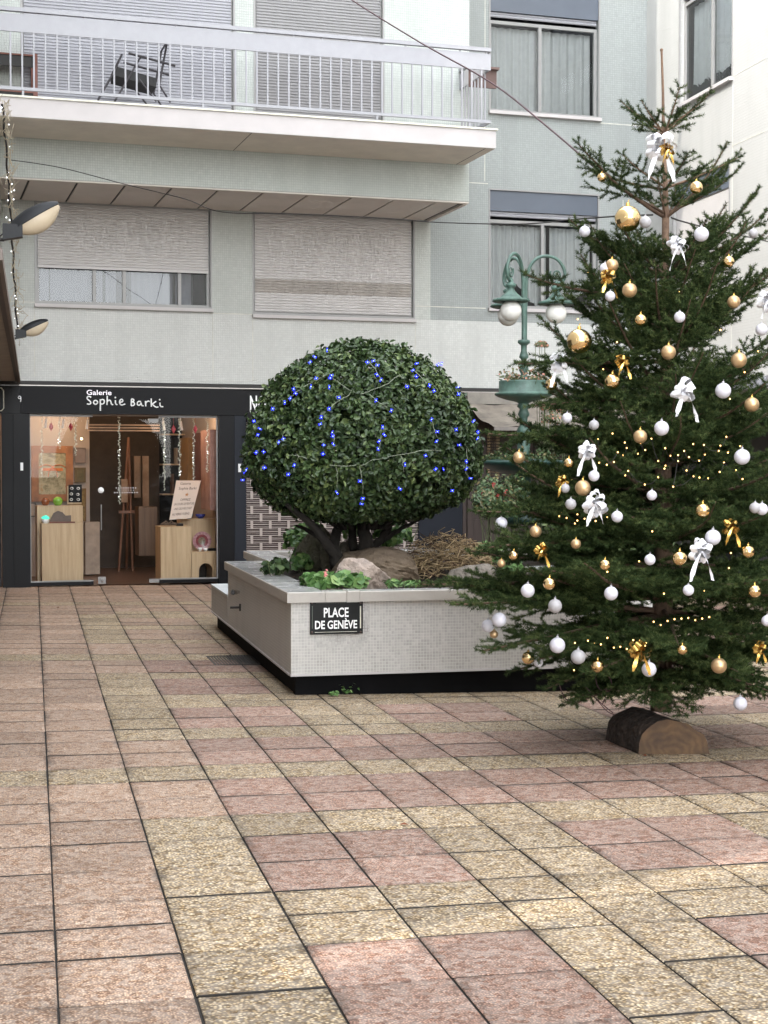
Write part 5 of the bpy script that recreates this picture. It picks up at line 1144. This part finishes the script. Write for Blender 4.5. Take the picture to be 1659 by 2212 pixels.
plant('garden_shrub', 'leafy green shrub filling the right part of the planter behind the fir', [B_(1200+40*k, 1120+20*(k % 3), 13.4+.3*(k % 2), .30, .26) for k in range(6)]+[B_(1250+50*k, 1180, 12.9, .25, .2) for k in range(4)], .05, .03, 3800, m_leaf, 'shrub')
for (u, v, Y, r, lb) in ((743, 1497, 10.33, .035, 'larger weed sprouting at the foot of the planter plinth'), (721, 1502, 10.30, .018, 'tiny weed sprig at the foot of the plinth near its corner'), (842, 1491, 10.34, .018, 'small weed at the foot of the plinth nearest the fir')):
    p = ong(u, v+2); t = thing('weed', lb, 'weed', p); leaf_cloud(int(14+r*500), lambda: ((p.x+random.gauss(0, r), p.y-.02+random.gauss(0, .01), p.z+.01+abs(random.gauss(0, r*.8))), (0, -.6, .8), 1.), .03, .014, 'leaves', m_leafy, t, .5)

# =================================================================== GREEN BASINS WITH LAMP POST
LX, LY = onY(1131, 1007, 14.1).x, 14.1
def lz(v): return pz(v, 1131, LY)
ppm = (onY(1231, 1007, LY)-onY(1131, 1007, LY)).length/100
fo = thing('lamp_fountain', 'green cast iron pedestal with two planted basins and a lamp post', 'lamp post', (LX, LY, soilz(LX, LY)))
def prof(rows): return [(max(.0006, r*ppm), lz(v)) for r, v in rows]
LC = (LX, LY, 0)
mb = MB(); mb.lathe(LC, prof([(0, 1130), (46, 1130), (46, 1118), (38, 1110), (38, 1096), (30, 1090), (20, 1082), (15, 1070), (15, 1030), (22, 1024), (26, 1018)][::-1]), 32); mb.build('pedestal', m_greend, fo)
mb = MB(); mb.lathe(LC, prof([(0, 990), (60, 992), (88, 996), (95, 996), (96, 1000), (88, 1006), (66, 1016), (40, 1024), (18, 1030)]), 48, 0, True, lambda i, q: .015*sin(q*24) if i > 3 else 0); mb.build('lower_basin', m_greend, fo)
mb = MB(); mb.lathe(LC, prof([(0, 842), (48, 842), (49, 824), (51, 823), (51, 826), (51, 847), (58, 849), (60, 853), (52, 858), (34, 864), (16, 868), (10, 872)]), 48); mb.build('upper_basin', m_green, fo)
mb = MB(); mb.lathe(LC, prof([(9, 866), (12, 874), (14, 878), (8, 884), (11, 892), (12, 896), (8, 902), (8, 918), (13, 926), (14, 931), (12, 940), (10, 946), (14, 960), (10, 985), (14, 996)]), 24); mb.build('middle_stem', m_green, fo)
mb = MB(); mb.lathe(LC, prof([(4, 600), (5, 660), (5, 733), (12, 735), (13, 740), (9, 744), (6, 746), (6, 758), (9, 768), (10, 772), (6, 776), (5, 784), (9, 790), (10, 800), (6, 808), (10, 815), (11, 819), (7, 824), (12, 842)]), 20); mb.build('post', m_green, fo)
def lamp_arm(ang, flip=1, big=1.):
    """scrolled arm bending out and down to a hanging globe"""
    dv = Vector((cos(ang), sin(ang), 0)); t = mb = MB()
    path = [(3, 735), (4, 640), (6, 600), (14, 572), (30, 556), (50, 553), (68, 560), (80, 576), (84, 592), (80, 606), (70, 612)]
    pts = []
    for r, v in path: pts.append(Vector((LX, LY, lz(v)))+dv*(r*ppm*big))
    q = []
    for i in range(len(pts)-1):
        a = pts[max(i-1, 0)]; b = pts[i]; c = pts[i+1]; d = pts[min(i+2, len(pts)-1)]
        for k in range(5): s = k/5; q.append(.5*((2*b)+(c-a)*s+(2*a-5*b+4*c-d)*s*s+(3*b-a-3*c+d)*s**3))
    q.append(pts[-1]); mb.tube(q, .016, 8)
    sc = [];
    for k in range(22): a = k*.42; r = (13-k*.5); sc.append(Vector((LX, LY, lz(592)))+dv*((66+r*cos(a+2.6))*ppm*big)+Vector((0, 0, r*sin(a+2.6)*ppm)))
    mb.tube(sc, .008, 6); mb.build('arm', m_green, fo)
    ex = 66*ppm*big; c = Vector((LX, LY, 0))+dv*ex; hp = [(2, 606), (5, 610), (5, 616), (11, 620), (10, 625), (7, 627), (8, 633), (13, 640), (20, 646), (24, 650), (33, 651), (36, 656), (30, 659), (20, 657)]
    mb = MB(); mb.lathe(c, prof(hp), 32, 0, True, lambda i, q_: .09*sin(q_*13) if i in (10, 11) else 0); cp = mb.build('lamp_cap', m_green, fo)
    mb = MB(); mb.sphere((c.x, c.y, lz(676)), 21.5*ppm, 28, 0, (1, 1, 1)); mb.build('globe', m_opal, cp)
# arm directions: two reach left (one nearer, one farther), two reach right
for ang in (radians(180+44), radians(180-78), radians(-10), ): lamp_arm(ang, 1, .85 if ang > 2 else 1.)
# planting in the basins
def bunch(name, label, zc, r, n, L, mat, h=.1):
    t = thing(name, label, 'plant', (LX, LY, zc)); 
    def fn(): a = random.uniform(0, 2*pi); q = r*random.random()**.5; return (LX+q*cos(a), LY+q*sin(a), zc+abs(random.gauss(0, h))), (cos(a)*.5, sin(a)*.5, .8), 1.
    leaf_cloud(n, fn, L, L*.6, 'leaves', mat, t, .7); mb = MB()
    for _ in range(26):
        a = random.uniform(0, 2*pi); q = r*random.random(); b = Vector((LX+q*cos(a), LY+q*sin(a), zc-.03)); mb.tube([b, b+Vector((cos(a)*.06, sin(a)*.06, h*1.2)), b+Vector((cos(a)*.14, sin(a)*.14, h*1.5))], .0025, 4)
    mb.build('stems', plain('green_stem', (.10, .13, .05), .6), t)
m_pink = leafmat('pinkish_flower_leaf', (.06, .11, .04), (.20, .20, .10), (.62, .24, .18), .6)
bunch('begonia', 'spindly pinkish begonias growing in the upper green basin', lz(826), .24, 260, .035, m_pink, .07)
bunch('basin_plants', 'small green plants with red flowers in the wide lower basin', lz(994), .36, 420, .04, m_ber, .045)
plant('begonia', 'spray of pale pink and green begonias right of the middle stem', [B_(1190, 905, 14.1, .12, .10), B_(1215, 880, 14.2, .14, .12), B_(1180, 880, 14.0, .06, .05), B_(1170, 745, 14.2, .07, .04)], .03, .02, 420, m_pink, 'plant')

# =================================================================== CHRISTMAS FIR
FX, FY = onY(1428, 1500, 8.2).x, 8.2
zg = gz(FX, FY); fpx = (onY(1528, 1007, FY)-onY(1428, 1007, FY)).length/100
def fz(v): return pz(v, 1430, FY)
fir = thing('christmas_tree', 'tall decorated fir with a bare leader standing on a half log', 'tree', (FX, FY, zg))
zt0, zt1 = fz(1535), fz(108)
tp = [(FX, FY, zt0), (FX+.004, FY, fz(1400)), (FX+.01, FY, fz(1200)), (FX+.01, FY+.01, fz(1000)), (FX+.02, FY, fz(800)), (FX+.012, FY, fz(560)), (FX+.012, FY, fz(470)), (FX+.008, FY, fz(390)), (FX-.004, FY, fz(300)), (FX-.008, FY, fz(200)), (FX-.018, FY, zt1)]
tr = [.062, .060, .055, .046, .034, .021, .021, .014, .010, .0075, .006]
def trunk_at(z):
    for (a, b) in zip(tp, tp[1:]):
        if a[2] <= z <= b[2]: t = (z-a[2])/(b[2]-a[2]); return Vector(a).lerp(Vector(b), t)
    return Vector(tp[-1] if z > tp[-1][2] else tp[0])
mb = MB(); mb.tube(tp[:5], tr[:5], 14); mb.build('trunk', m_bark, fir)
mb = MB(); mb.tube(tp[4:], tr[4:], 12); mb.sphere(tp[-1], .010, 8); mb.build('trunk_top', m_barkl, fir, label='bare reddish upper trunk and leader')
RT_ = [(v_, r_) for v_, r_ in ((262, 60), (300, 95), (345, 165), (465, 190), (560, 225), (640, 262), (760, 290), (860, 285), (940, 345), (1060, 385), (1150, 405), (1235, 455), (1300, 440), (1360, 390), (1420, 330), (1480, 275), (1530, 150))]
def crownR(z):
    zs = [fz(v) for v, r in RT_][::-1]; rs = [r*fpx for v, r in RT_][::-1]; return float(np.interp(z, zs, rs))
SEG = []                                       # (p0, p1) of needle-bearing shoots
wood_mb = MB()
Z = Vector((0, 0, 1))
def shoot(p, d, L, lvl, droop, nd):
    """a needle-bearing shoot; recursion gives side shoots in the plane of the branch"""
    n = max(2, int(L/.05)); pts = [p]; dd = d.copy(); st = L/n
    for i in range(n):
        dd = (dd+Z*droop*st*1.4+Vector((random.gauss(0, .04), random.gauss(0, .04), random.gauss(0, .04)))).normalized(); pts.append(pts[-1]+dd*st)
    return pts
def branch(p0, az, el, L, up, dens=1., bare=.12):
    d = Vector((cos(az)*cos(el), sin(az)*cos(el), sin(el))); pts = [p0]; n = max(5, int(L/.056)); st = L/n; dd = d.copy()
    for i in range(n):
        t = i/n; dd = (dd+Z*up*st*(t*2.2)+Vector((random.gauss(0, .03), random.gauss(0, .03), random.gauss(0, .02)))).normalized(); pts.append(pts[-1]+dd*st)
    r0 = .004+.011*L; wood_mb.tube(pts, [r0*(1-.75*i/n) for i in range(n+1)], 6, 0 if L > .45 else 1)
    for i in range(n+1):
        t = i/n
        if t > bare and i < n: SEG.append((pts[i], pts[i+1], 1.))
        if t < bare or i == 0: continue
        if random.random() > dens: continue
        tan_ = (pts[min(i+1, n)]-pts[i-1]).normalized(); side = tan_.cross(Z); side = side.normalized() if side.length > .05 else Vector((1, 0, 0)); upv = side.cross(tan_)
        rem = L*(1-t)
        for sgn in (-1, 1):
            ls = min(.34, .05+.52*rem)*random.uniform(.75, 1.1)
            if L < .4: ls = min(ls, .15)
            a = radians(random.uniform(42, 62)); sd = (tan_*cos(a)+side*sgn*sin(a)+upv*random.gauss(.06, .16)).normalized(); q = shoot(pts[i], sd, ls, 1, up*.5, 1)
            for a_, b_ in zip(q, q[1:]): SEG.append((a_, b_, .95))
            if ls > .11:
                m = int(ls/.066)
                for j in range(1, m):
                    f = j/m; k = min(len(q)-2, int(f*(len(q)-1))); base = q[k].lerp(q[k+1], f*(len(q)-1)-k); l2 = min(.11, (1-f)*ls*.6+.03)*random.uniform(.8, 1.15); sv = sd.cross(upv).normalized()
                    for s2 in (-1, 1):
                        if random.random() < .15: continue
                        a2 = radians(random.uniform(38, 58)); d2 = (sd*cos(a2)+sv*s2*sin(a2)+upv*random.gauss(-.05, .2)).normalized(); SEG.append((base, base+d2*l2, .9))
# whorls: (v where the branches leave the trunk, count, elevation deg, upward curl, density)
az0 = 0.
WH = [(286, 6, 38, .9, 1, .9), (405, 5, 22, .5, 1, 1.0), (470, 6, 30, .9, .9, 1.), (600, 6, 31, .7, .9, 1), (655, 6, 34, .9, .95, 1), (720, 7, 27, .7, .95, 1), (778, 8, 32, .8, .95, 1), (850, 7, 21, .6, .95, 1), (905, 7, 18, .6, .95, 1), (960, 7, 12, .5, .95, 1), (1005, 8, 12, .5, .95, 1), (1060, 8, 8, .4, .95, 1), (1110, 8, 5, .4, .95, 1), (1165, 9, 3, .3, .95, 1), (1220, 9, 0, .25, .95, 1), (1275, 9, -2, .2, .95, 1), (1325, 9, -4, .1, .95, 1), (1375, 9, -6, .05, .95, 1), (1425, 8, -8, .0, .9, 1), (1462, 7, -10, -.1, .95, 1), (1480, 6, 2, -.1, .9, .5)]
for wi, (v, n, el, up, dens, ls) in enumerate(WH):
    az0 += 1.7; z = fz(v)
    for k in range(n):
        az = az0+2*pi*k/n+random.gauss(0, .12); p = trunk_at(z+random.gauss(0, .012)); e_ = radians(el+random.gauss(0, 5))
        zt_ = z; L = .4
        for _ in range(6):
            L = crownR(zt_)/max(.3, cos(e_*1.15)); zt_ = z+L*(sin(e_)+up*L*.35)
        L *= random.uniform(.86, 1.06)*ls
        if v == 286: L = random.uniform(.28, .36); e_ = radians(random.uniform(22, 42))
        branch(p, az, e_, L, up, dens if v > 500 else .62, .1 if v < 300 else (.28 if v < 500 else .14))
# signature limbs seen against the walls: (start v, tip u, tip v, depth offset of the tip)
for (v0, tu, tv, dy, cv, dn) in ((470, 1245, 328, -.10, .6, .7), (470, 1590, 345, -.05, .3, .6), (470, 1562, 310, .15, .9, .45), (600, 1250, 463, -.1, .6, .8), (640, 1152, 592, -.15, .3, .9), (600, 1655, 462, 0, .5, .7), (640, 1650, 520, -.1, .7, .7), (620, 1565, 445, -.2, .9, .5), (780, 1115, 775, -.25, .1, 1), (850, 1175, 880, -.3, .1, 1), (930, 1068, 935, -.2, .1, 1), (1100, 1045, 1100, -.3, .05, 1), (1235, 962, 1240, -.25, .02, 1), (1290, 985, 1300, -.35, 0, 1), (1330, 1030, 1385, -.4, -.1, 1), (1160, 1040, 1180, -.4, 0, 1)):
    p = trunk_at(fz(v0)); q = onY(tu, tv, FY+dy); D = q-p; L = D.length*1.04; d = D.normalized(); az = atan2(d.y, d.x); el = math.asin(d.z)-cv*.28*L; branch(p, az, el, L, cv, dn, .2)
SEG = [s_ for s_ in SEG if s_[0].z > zg+.10 and s_[1].z > zg+.08]
wood_mb.build('branches', [m_bark, m_barkl], fir)
P0 = np.array([tuple(s_[0]) for s_ in SEG]); P1 = np.array([tuple(s_[1]) for s_ in SEG]); LEN = np.linalg.norm(P1-P0, axis=1)
cnt = np.maximum(2, (LEN*1050*np.array([s_[2] for s_ in SEG])).astype(int)); idx = np.repeat(np.arange(len(SEG)), cnt); NN = len(idx)
t = rng.random(NN)[:, None]; A = P0[idx]+(P1[idx]-P0[idx])*t; dr = (P1-P0)/np.maximum(LEN, 1e-6)[:, None]; dr = dr[idx]
rv = rng.normal(size=(NN, 3)); rv[:, 2] += .25; rv -= (rv*dr).sum(1)[:, None]*dr; rv /= np.linalg.norm(rv, axis=1)[:, None]
nd = rv*.86+dr*(.55+.25*rng.random(NN))[:, None]; nd /= np.linalg.norm(nd, axis=1)[:, None]; ln = (.0175+.007*rng.random(NN))[:, None]
sd = np.cross(nd, rng.normal(size=(NN, 3))); sd /= np.linalg.norm(sd, axis=1)[:, None]; wd = .0019
V = np.concatenate([A-sd*wd, A+sd*wd, A+nd*ln], 1).reshape(-1, 3); T = np.arange(NN*3).reshape(-1, 3)
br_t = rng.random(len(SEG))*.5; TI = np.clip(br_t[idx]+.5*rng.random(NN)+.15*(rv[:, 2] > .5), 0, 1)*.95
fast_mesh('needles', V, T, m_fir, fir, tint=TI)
print('fir segments', len(SEG), 'needles', NN)
# half log stand
lg = thing('half_log', 'split half log with dark bark holding the fir trunk', 'log', (3.42, 8.1, zg))
fa = ong(1381, 1629); fb = ong(1530, 1629); yd = Vector((-.02, .66, 0)).normalized(); LL = .46
def logring(o, k):
    c = (fa+fb)/2; w_ = (fb-fa)/2; out = []
    R_ = random.Random(5)
    prof_ = [(-1.02, 0), (-1.0, .06), (-.93, .115), (-.78, .155), (-.5, .19), (-.2, .205), (.1, .195), (.4, .175), (.62, .145), (.88, .12), (.97, .07), (1.03, 0)]
    for a, h in prof_:
        j = 1+.05*noise.noise(Vector((a*3, k*4, h*9))); out.append(c+w_*(a*1.0*j)+yd*(k*LL)+Z*(h*.92*j+(.0 if h == 0 else .008*noise.noise(Vector((a*9, k*11, 2)))))+Z*(gz(c.x, c.y)*0))
    return out
mb = MB(); rings = [logring(0, k/8) for k in range(9)]; n = len(rings[0])
for a, b in zip(rings, rings[1:]):
    mb.add(a+b, [(i, n+i, n+i+1, i+1) for i in range(n-1)], 0, False)
mb.add(rings[-1], [tuple(range(n))], 0); 
kb = N('log_bark'); f = kb.noise(16, 5, None, .75); v_ = kb.n('TexVoronoi'); v_.inputs['Scale'].default_value = 28; kb.put(v_.inputs['Vector'], kb.pos()); kb.fin(kb.mix(kb.ramp(f, [(.35, 0.), (.7, 1.)]), (.018, .012, .009), (.060, .038, .026)), .9, kb.bump(kb.math('ADD', f, v_.outputs['Distance']), .9, .03)); 
mb.build('bark', kb.m, lg)
mb = MB(); mb.add([p-yd*.002 for p in rings[0]], [tuple(range(n))[::-1]], 0); kk = N('log_end'); ln_ = kk.n('TexWave'); ln_.wave_type = 'RINGS'; ln_.rings_direction = 'Y'; ln_.inputs['Scale'].default_value = 7; ln_.inputs['Distortion'].default_value = 14; ln_.inputs['Detail'].default_value = 3; kk.put(ln_.inputs['Vector'], kk.vm('SUBTRACT', kk.pos(), tuple((fa+fb)/2))); f = kk.noise(9, 5)
kk.fin(kk.mix(kk.ramp(f, [(.35, 0.), (.7, .8)]), kk.mix(ln_.outputs['Fac'], (.085, .046, .020), (.115, .064, .028)), (.035, .020, .012)), .8, kk.bump(ln_.outputs['Fac'], .2, .005)); mb.build('cut_face', kk.m, lg)
# dangling wires by the log
mb = MB()
for W_ in ([(1205, 1460), (1212, 1490), (1225, 1512), (1250, 1518), (1275, 1500), (1310, 1535), (1330, 1545)], [(1285, 1455), (1290, 1480), (1300, 1492), (1310, 1488), (1308, 1505), (1302, 1520), (1310, 1500)], [(1262, 1480), (1285, 1505), (1300, 1520), (1328, 1543)], [(1305, 1450), (1320, 1470), (1318, 1490), (1303, 1497)]):
    pts = [onY(u, v, 8.15-.004*(u-1200)*.3) for u, v in W_]; pts = [p if p.z > gz(p.x, p.y)+.012 else Vector((p.x, p.y, gz(p.x, p.y)+.012)) for p in pts]; q = []
    for i in range(len(pts)-1):
        a = pts[max(i-1, 0)]; b = pts[i]; c = pts[i+1]; d = pts[min(i+2, len(pts)-1)]
        for k in range(6): s_ = k/6; q.append(.5*((2*b)+(c-a)*s_+(2*a-5*b+4*c-d)*s_*s_+(3*b-a-3*c+d)*s_**3))
    mb.tube(q, .0028, 5)
tag(mb.build('loose_wires', m_wirep, org=(FX-.3, FY, .1)), 'loose loops of thin dark wire hanging beside the half log', 'wire')

# ------------------------------------------------------------------ ornaments
def on_cone(u, v, k=1.0):
    """where the sight line meets the crown's outer surface"""
    r = ray(u, v); best = None
    for i in range(160):
        t = (6.4+i*.02)/r.y; p = CAM+r*t; R_ = crownR(p.z)*k; c = trunk_at(p.z); q = sqrt((p.x-c.x)**2+(p.y-c.y)**2)
        if q < R_: return p
        if best is None or q-R_ < best[0]: best = (q-R_, p)
    return best[1]
BALLS = [('w',1263,500,12),('S',1356,472,28),('t',1394,480,13),('w',1515,506,16),('t',1627,504,10),('w',1307,580,12),('g',1322,573,14),('g',1360,627,16),('w',1318,640,11),('s',1574,565,12),('g',1585,652,14),('s',1384,691,13),('w',1468,685,12),('w',1645,712,13),('S',1251,737,27),('g',1444,761,16),('g',1596,778,17),('s',1191,830,13),('s',1323,824,17),('w',1562,844,17),('g',1624,874,16),('w',1225,903,11),('t',1283,918,11),('w',1429,925,16),('g',1383,943,15),('w',1603,987,17),('g',1121,988,13),('s',1229,1000,11),('w',1283,1028,12),
 ('g',1259,1054,17),('t',1221,1055,10),('t',1233,1089,12),('w',1408,1070,11),('w',1333,1116,12.5),('w',1083,1130,13),('g',1157,1148,13),('g',1244,1175,11),('s',1518,1103,16),('t',1631,1097,12),('w',1646,1100,13),('w',1540,1161,17),('w',1404,1209,12),('s',1468,1206,16),('s',1616,1192,14),('s',1110,1200,11),('g',1083,1217,9),('s',1307,1220,12),('w',1140,1276,15),('s',1187,1261,14),('t',1199,1309,15),('w',1320,1282,15),('w',1487,1275,12),('s',1630,1277,14),('w',1657,1341,12),('w',1078,1339,16),('w',1054,1352,14),('g',1067,1370,9),('w',1204,1394,17),('t',1249,1419,16),('s',1141,1421,14),('w',1163,1431,10),('s',1291,1439,14),('s',1474,1403,11),('g',1553,1438,17),('w',1402,1446,16),('w',1599,1520,15),('s',1300,383,10),('s',1504,405,14)]
BOWS = [('w',1425,318,40,'white bow with long ribbon ends near the treetop'),('w',1463,532,26,'white bow behind the bare upper trunk'),('w',1207,785,28,'white bow at the left beside the green lamp post'),('w',1478,845,34,'white bow with tails in the middle of the fir below the trunk fork'),('w',1266,973,26,'white bow on the left above the matte gold bauble'),('w',1283,1088,34,'white bow with one long trailing ribbon left of the trunk'),('w',1512,1190,32,'white bow with a twisted tail at the lower right'),('w',1655,650,30,'white bow cut by the right edge of the picture'),
 ('g',1312,598,22,'small gold bow high on the left'),('g',1380,1405,28,'gold bow with two hanging tails low on the trunk'),('g',1578,1138,24,'gold bow at the right near a white bauble'),('g',1168,1188,20,'gold bow at the lower left among gold baubles'),('g',1345,782,20,'gold bow in the middle left of the fir'),('g',1640,1402,20,'gold bow at the lower right edge'),('g',1440,325,20,'gold bow behind the treetop white bow'),('g',1215,1040,18,'gold bow folded left of the large matte gold bauble')]
NAMES = {'w': 'white bauble', 'g': 'matte gold bauble', 's': 'mirror gold bauble', 'S': 'big mirror gold bauble', 't': 'dull grey white bauble'}; BM = {'w': m_ballw, 'g': m_ballg, 's': m_balls, 'S': m_balls, 't': m_ballt}
ANCH = [(b[1], b[2], b[4]) for b in BOWS]+[(1356, 472, 'upper big mirror gold bauble'), (1251, 737, 'lower big mirror gold bauble'), (1425, 1560, 'half log'), (1131, 840, 'upper green basin'), (727, 1330, 'street sign')]
used = {}
def short(a): return a.replace(' of the picture', '')
for ty, u, v, r in BALLS:
    best = sorted(((u-a)**2+(v-b)**2, nm, a, b) for a, b, nm in ANCH if (a, b) != (u, v))
    lab = None
    for q in best:
        _, nm, a, b = q; dx, dy = u-a, v-b; hd = 'right' if dx > 0 else 'left'; vd = 'below' if dy > 0 else 'above'
        if abs(dx) < .4*abs(dy): rel = 'straight '+vd
        elif abs(dy) < .4*abs(dx): rel = 'level with and '+hd+' of'
        else: rel = vd+' and '+hd+' of'
        size = 'small ' if r < 12 else ('large ' if r >= 16 and ty != 'S' else '')
        c = size+NAMES[ty]+' '+rel+' the '+short(nm)
        if c not in used and len(c.split()) <= 16: lab = c; break
    lab = lab or (NAMES[ty]+' at the height of the bush, number from edge'); used[lab] = 1
    p = on_cone(u, v, .99); d = (p-CAM).dot(FW); R_ = r*d/FPX; o = thing('bauble', lab, 'bauble', p, 'baubles on the fir')
    mb = MB(); mb.sphere(p, R_, 28); mb.build('ball', BM[ty], o)
    mb = MB(); mb.lathe(p, [(.0005, R_*1.22), (R_*.16, R_*1.2), (R_*.17, R_*.96)], 10); mb.tube([p+Vector((0, 0, R_*1.2)), p+Vector((R_*.1, 0, R_*1.45)), p+Vector((0, 0, R_*1.3))], R_*.03, 4); mb.build('cap', m_ribg if ty in 'gsS' else m_ballt, o)
for ty, u, v, r, lab in BOWS:
    p = on_cone(u, v, .97); d = (p-CAM).dot(FW); R_ = .98*r*d/FPX; mat = m_rib if ty == 'w' else m_ribg; o = thing('ribbon_bow', lab+(' on the fir' if 'fir' not in lab and len(lab.split()) < 13 else ''), 'bow', p, 'white ribbon bows' if ty == 'w' else 'gold ribbon bows')
    fw = -(p-CAM).normalized(); mb = MB(); nl = 11
    for k in range(nl):
        a = 2*pi*k/nl*1.0+random.gauss(0, .2); tiltf = random.uniform(.05, .9); out = (Vector((cos(a), 0, sin(a)))*(1-tiltf*.5)+fw*tiltf).normalized(); th_ = out.cross(Vector((random.gauss(0, .25), 1, random.gauss(0, .25)))).normalized(); wv = out.cross(th_); w2 = R_*.27; L = R_*random.uniform(.75, 1.0); n = 9; vs = []; fs = []
        for i in range(n+1):
            b = pi*2*i/n-pi; c = p+out*(L*.5*(1+cos(b)))+th_*(R_*.26*sin(b)); vs += [c-wv*w2*(.55+.45*(.5+.5*cos(b))), c+wv*w2*(.55+.45*(.5+.5*cos(b)))]
        for i in range(n): fs.append((2*i, 2*i+1, 2*i+3, 2*i+2))
        mb.add(vs, fs, 0, True)
    mb.build('loops', mat, o)
    for k in range(2):
        mb = MB(); sg_ = -1 if k else 1; vs = []; fs = []; n = 10; L = R_*random.uniform(1.3, 2.2); w2 = R_*.16; ph = random.uniform(0, 3)
        for i in range(n+1):
            t_ = i/n; c = p+Vector((sg_*L*.55*t_*(1-.25*t_), -.02-.01*k, -L*t_**1.25)); tw = ph+t_*2.2; wv = Vector((cos(tw), .5*sin(tw), .35*sin(tw)))*w2*(.5+.8*t_ if t_ < .9 else .75); vs += [c-wv, c+wv]
        for i in range(n): fs.append((2*i, 2*i+1, 2*i+3, 2*i+2))
        mb.add(vs, fs, 0, True); mb.build('tail', mat, o)
# warm micro lights
wl = thing('warm_light_string', 'string of tiny warm white lights wound through the fir', 'light string', (FX, FY, fz(1100)))
LP = [(932,1130)]
pix = []
for k in range(26): pix.append((1290+k*12.5+random.gauss(0, 7), 975+14*sin(k*.55)+random.gauss(0, 14)))
for k in range(16): pix.append((1330+k*18+random.gauss(0, 8), 1018+10*sin(k*.8)+random.gauss(0, 16)))
for k in range(12): pix.append((1205+k*11+random.gauss(0, 4), 1120+random.gauss(0, 8)))
for k in range(9): pix.append((1412+k*15, 1348-1.7*k+random.gauss(0, 3)))
for k in range(10): pix.append((1270+k*14, 1390+random.gauss(0, 10)))
for k in range(27): pix.append((random.uniform(1220, 1640), random.uniform(560, 1460)))
wpts = []
for u, v in pix[:100]:
    p = on_cone(u, v, random.uniform(.62, .95)); wpts.append(p); mb = MB(); mb.sphere(p, .0046, 6); mb.build('bulb', m_warm, wl)
mb = MB(); 
for i in range(0, 64): 
    if (wpts[i]-wpts[i+1]).length < .25: mb.tube([wpts[i], (wpts[i]+wpts[i+1])/2-Vector((0, 0, .015)), wpts[i+1]], .0016, 4)
mb.build('wire', m_wire, wl)
# a few fallen leaves on the paving
for i, (u, v, lb, col) in enumerate(((920, 2600/1.8228+20, '', 0),)): pass
for (u, v, lb) in ((1090, 1555, 'tiny red brown dead leaf on the pink slab left of the half log'), (372, 1450, 'small dark dead leaf on the slabs between gallery and planter'), (1392, 1632+2, 'small orange leaf at the front foot of the half log'), (873, 1783, 'small red leaf on a yellow slab in the middle of the square'), (125, 1313, 'small dark leaf lying before the gallery left window')):
    p = ong(u, v); mb = MB(); a = random.uniform(0, 6); q = .022; mb.add([p+Vector((cos(a)*q, sin(a)*q, .004)), p+Vector((-sin(a)*q*.4, cos(a)*q*.4, .012)), p+Vector((-cos(a)*q, -sin(a)*q, .004)), p+Vector((sin(a)*q*.4, -cos(a)*q*.4, .006))], [(0, 1, 2, 3)]); tag(mb.build('dead_leaf', plain('dead_leaf', (.16, .05, .02), .8), org=p), lb, 'leaf')

V = []; T = []; TI = []
for k in range(900):
    a = random.uniform(0, 2*pi); r = abs(random.gauss(0, .55)); x, y = FX+r*cos(a), FY+r*sin(a)*.9; z = gz(x, y)+.004; q = random.uniform(0, pi); L = .010; b = len(V)
    V += [(x-cos(q)*L, y-sin(q)*L, z), (x+cos(q)*L, y+sin(q)*L, z+.002), (x+sin(q)*.0016, y-cos(q)*.0016, z+.003)]; T.append((b, b+1, b+2)); TI.append(random.random())
nd_ = fast_mesh('fallen_needles', V, T, leafmat('dry_needles', (.03, .03, .012), (.08, .05, .02), (.16, .09, .04), .8), tint=TI); tag(nd_, 'fallen fir needles scattered over the slabs around the half log', 'needles', kind='stuff')
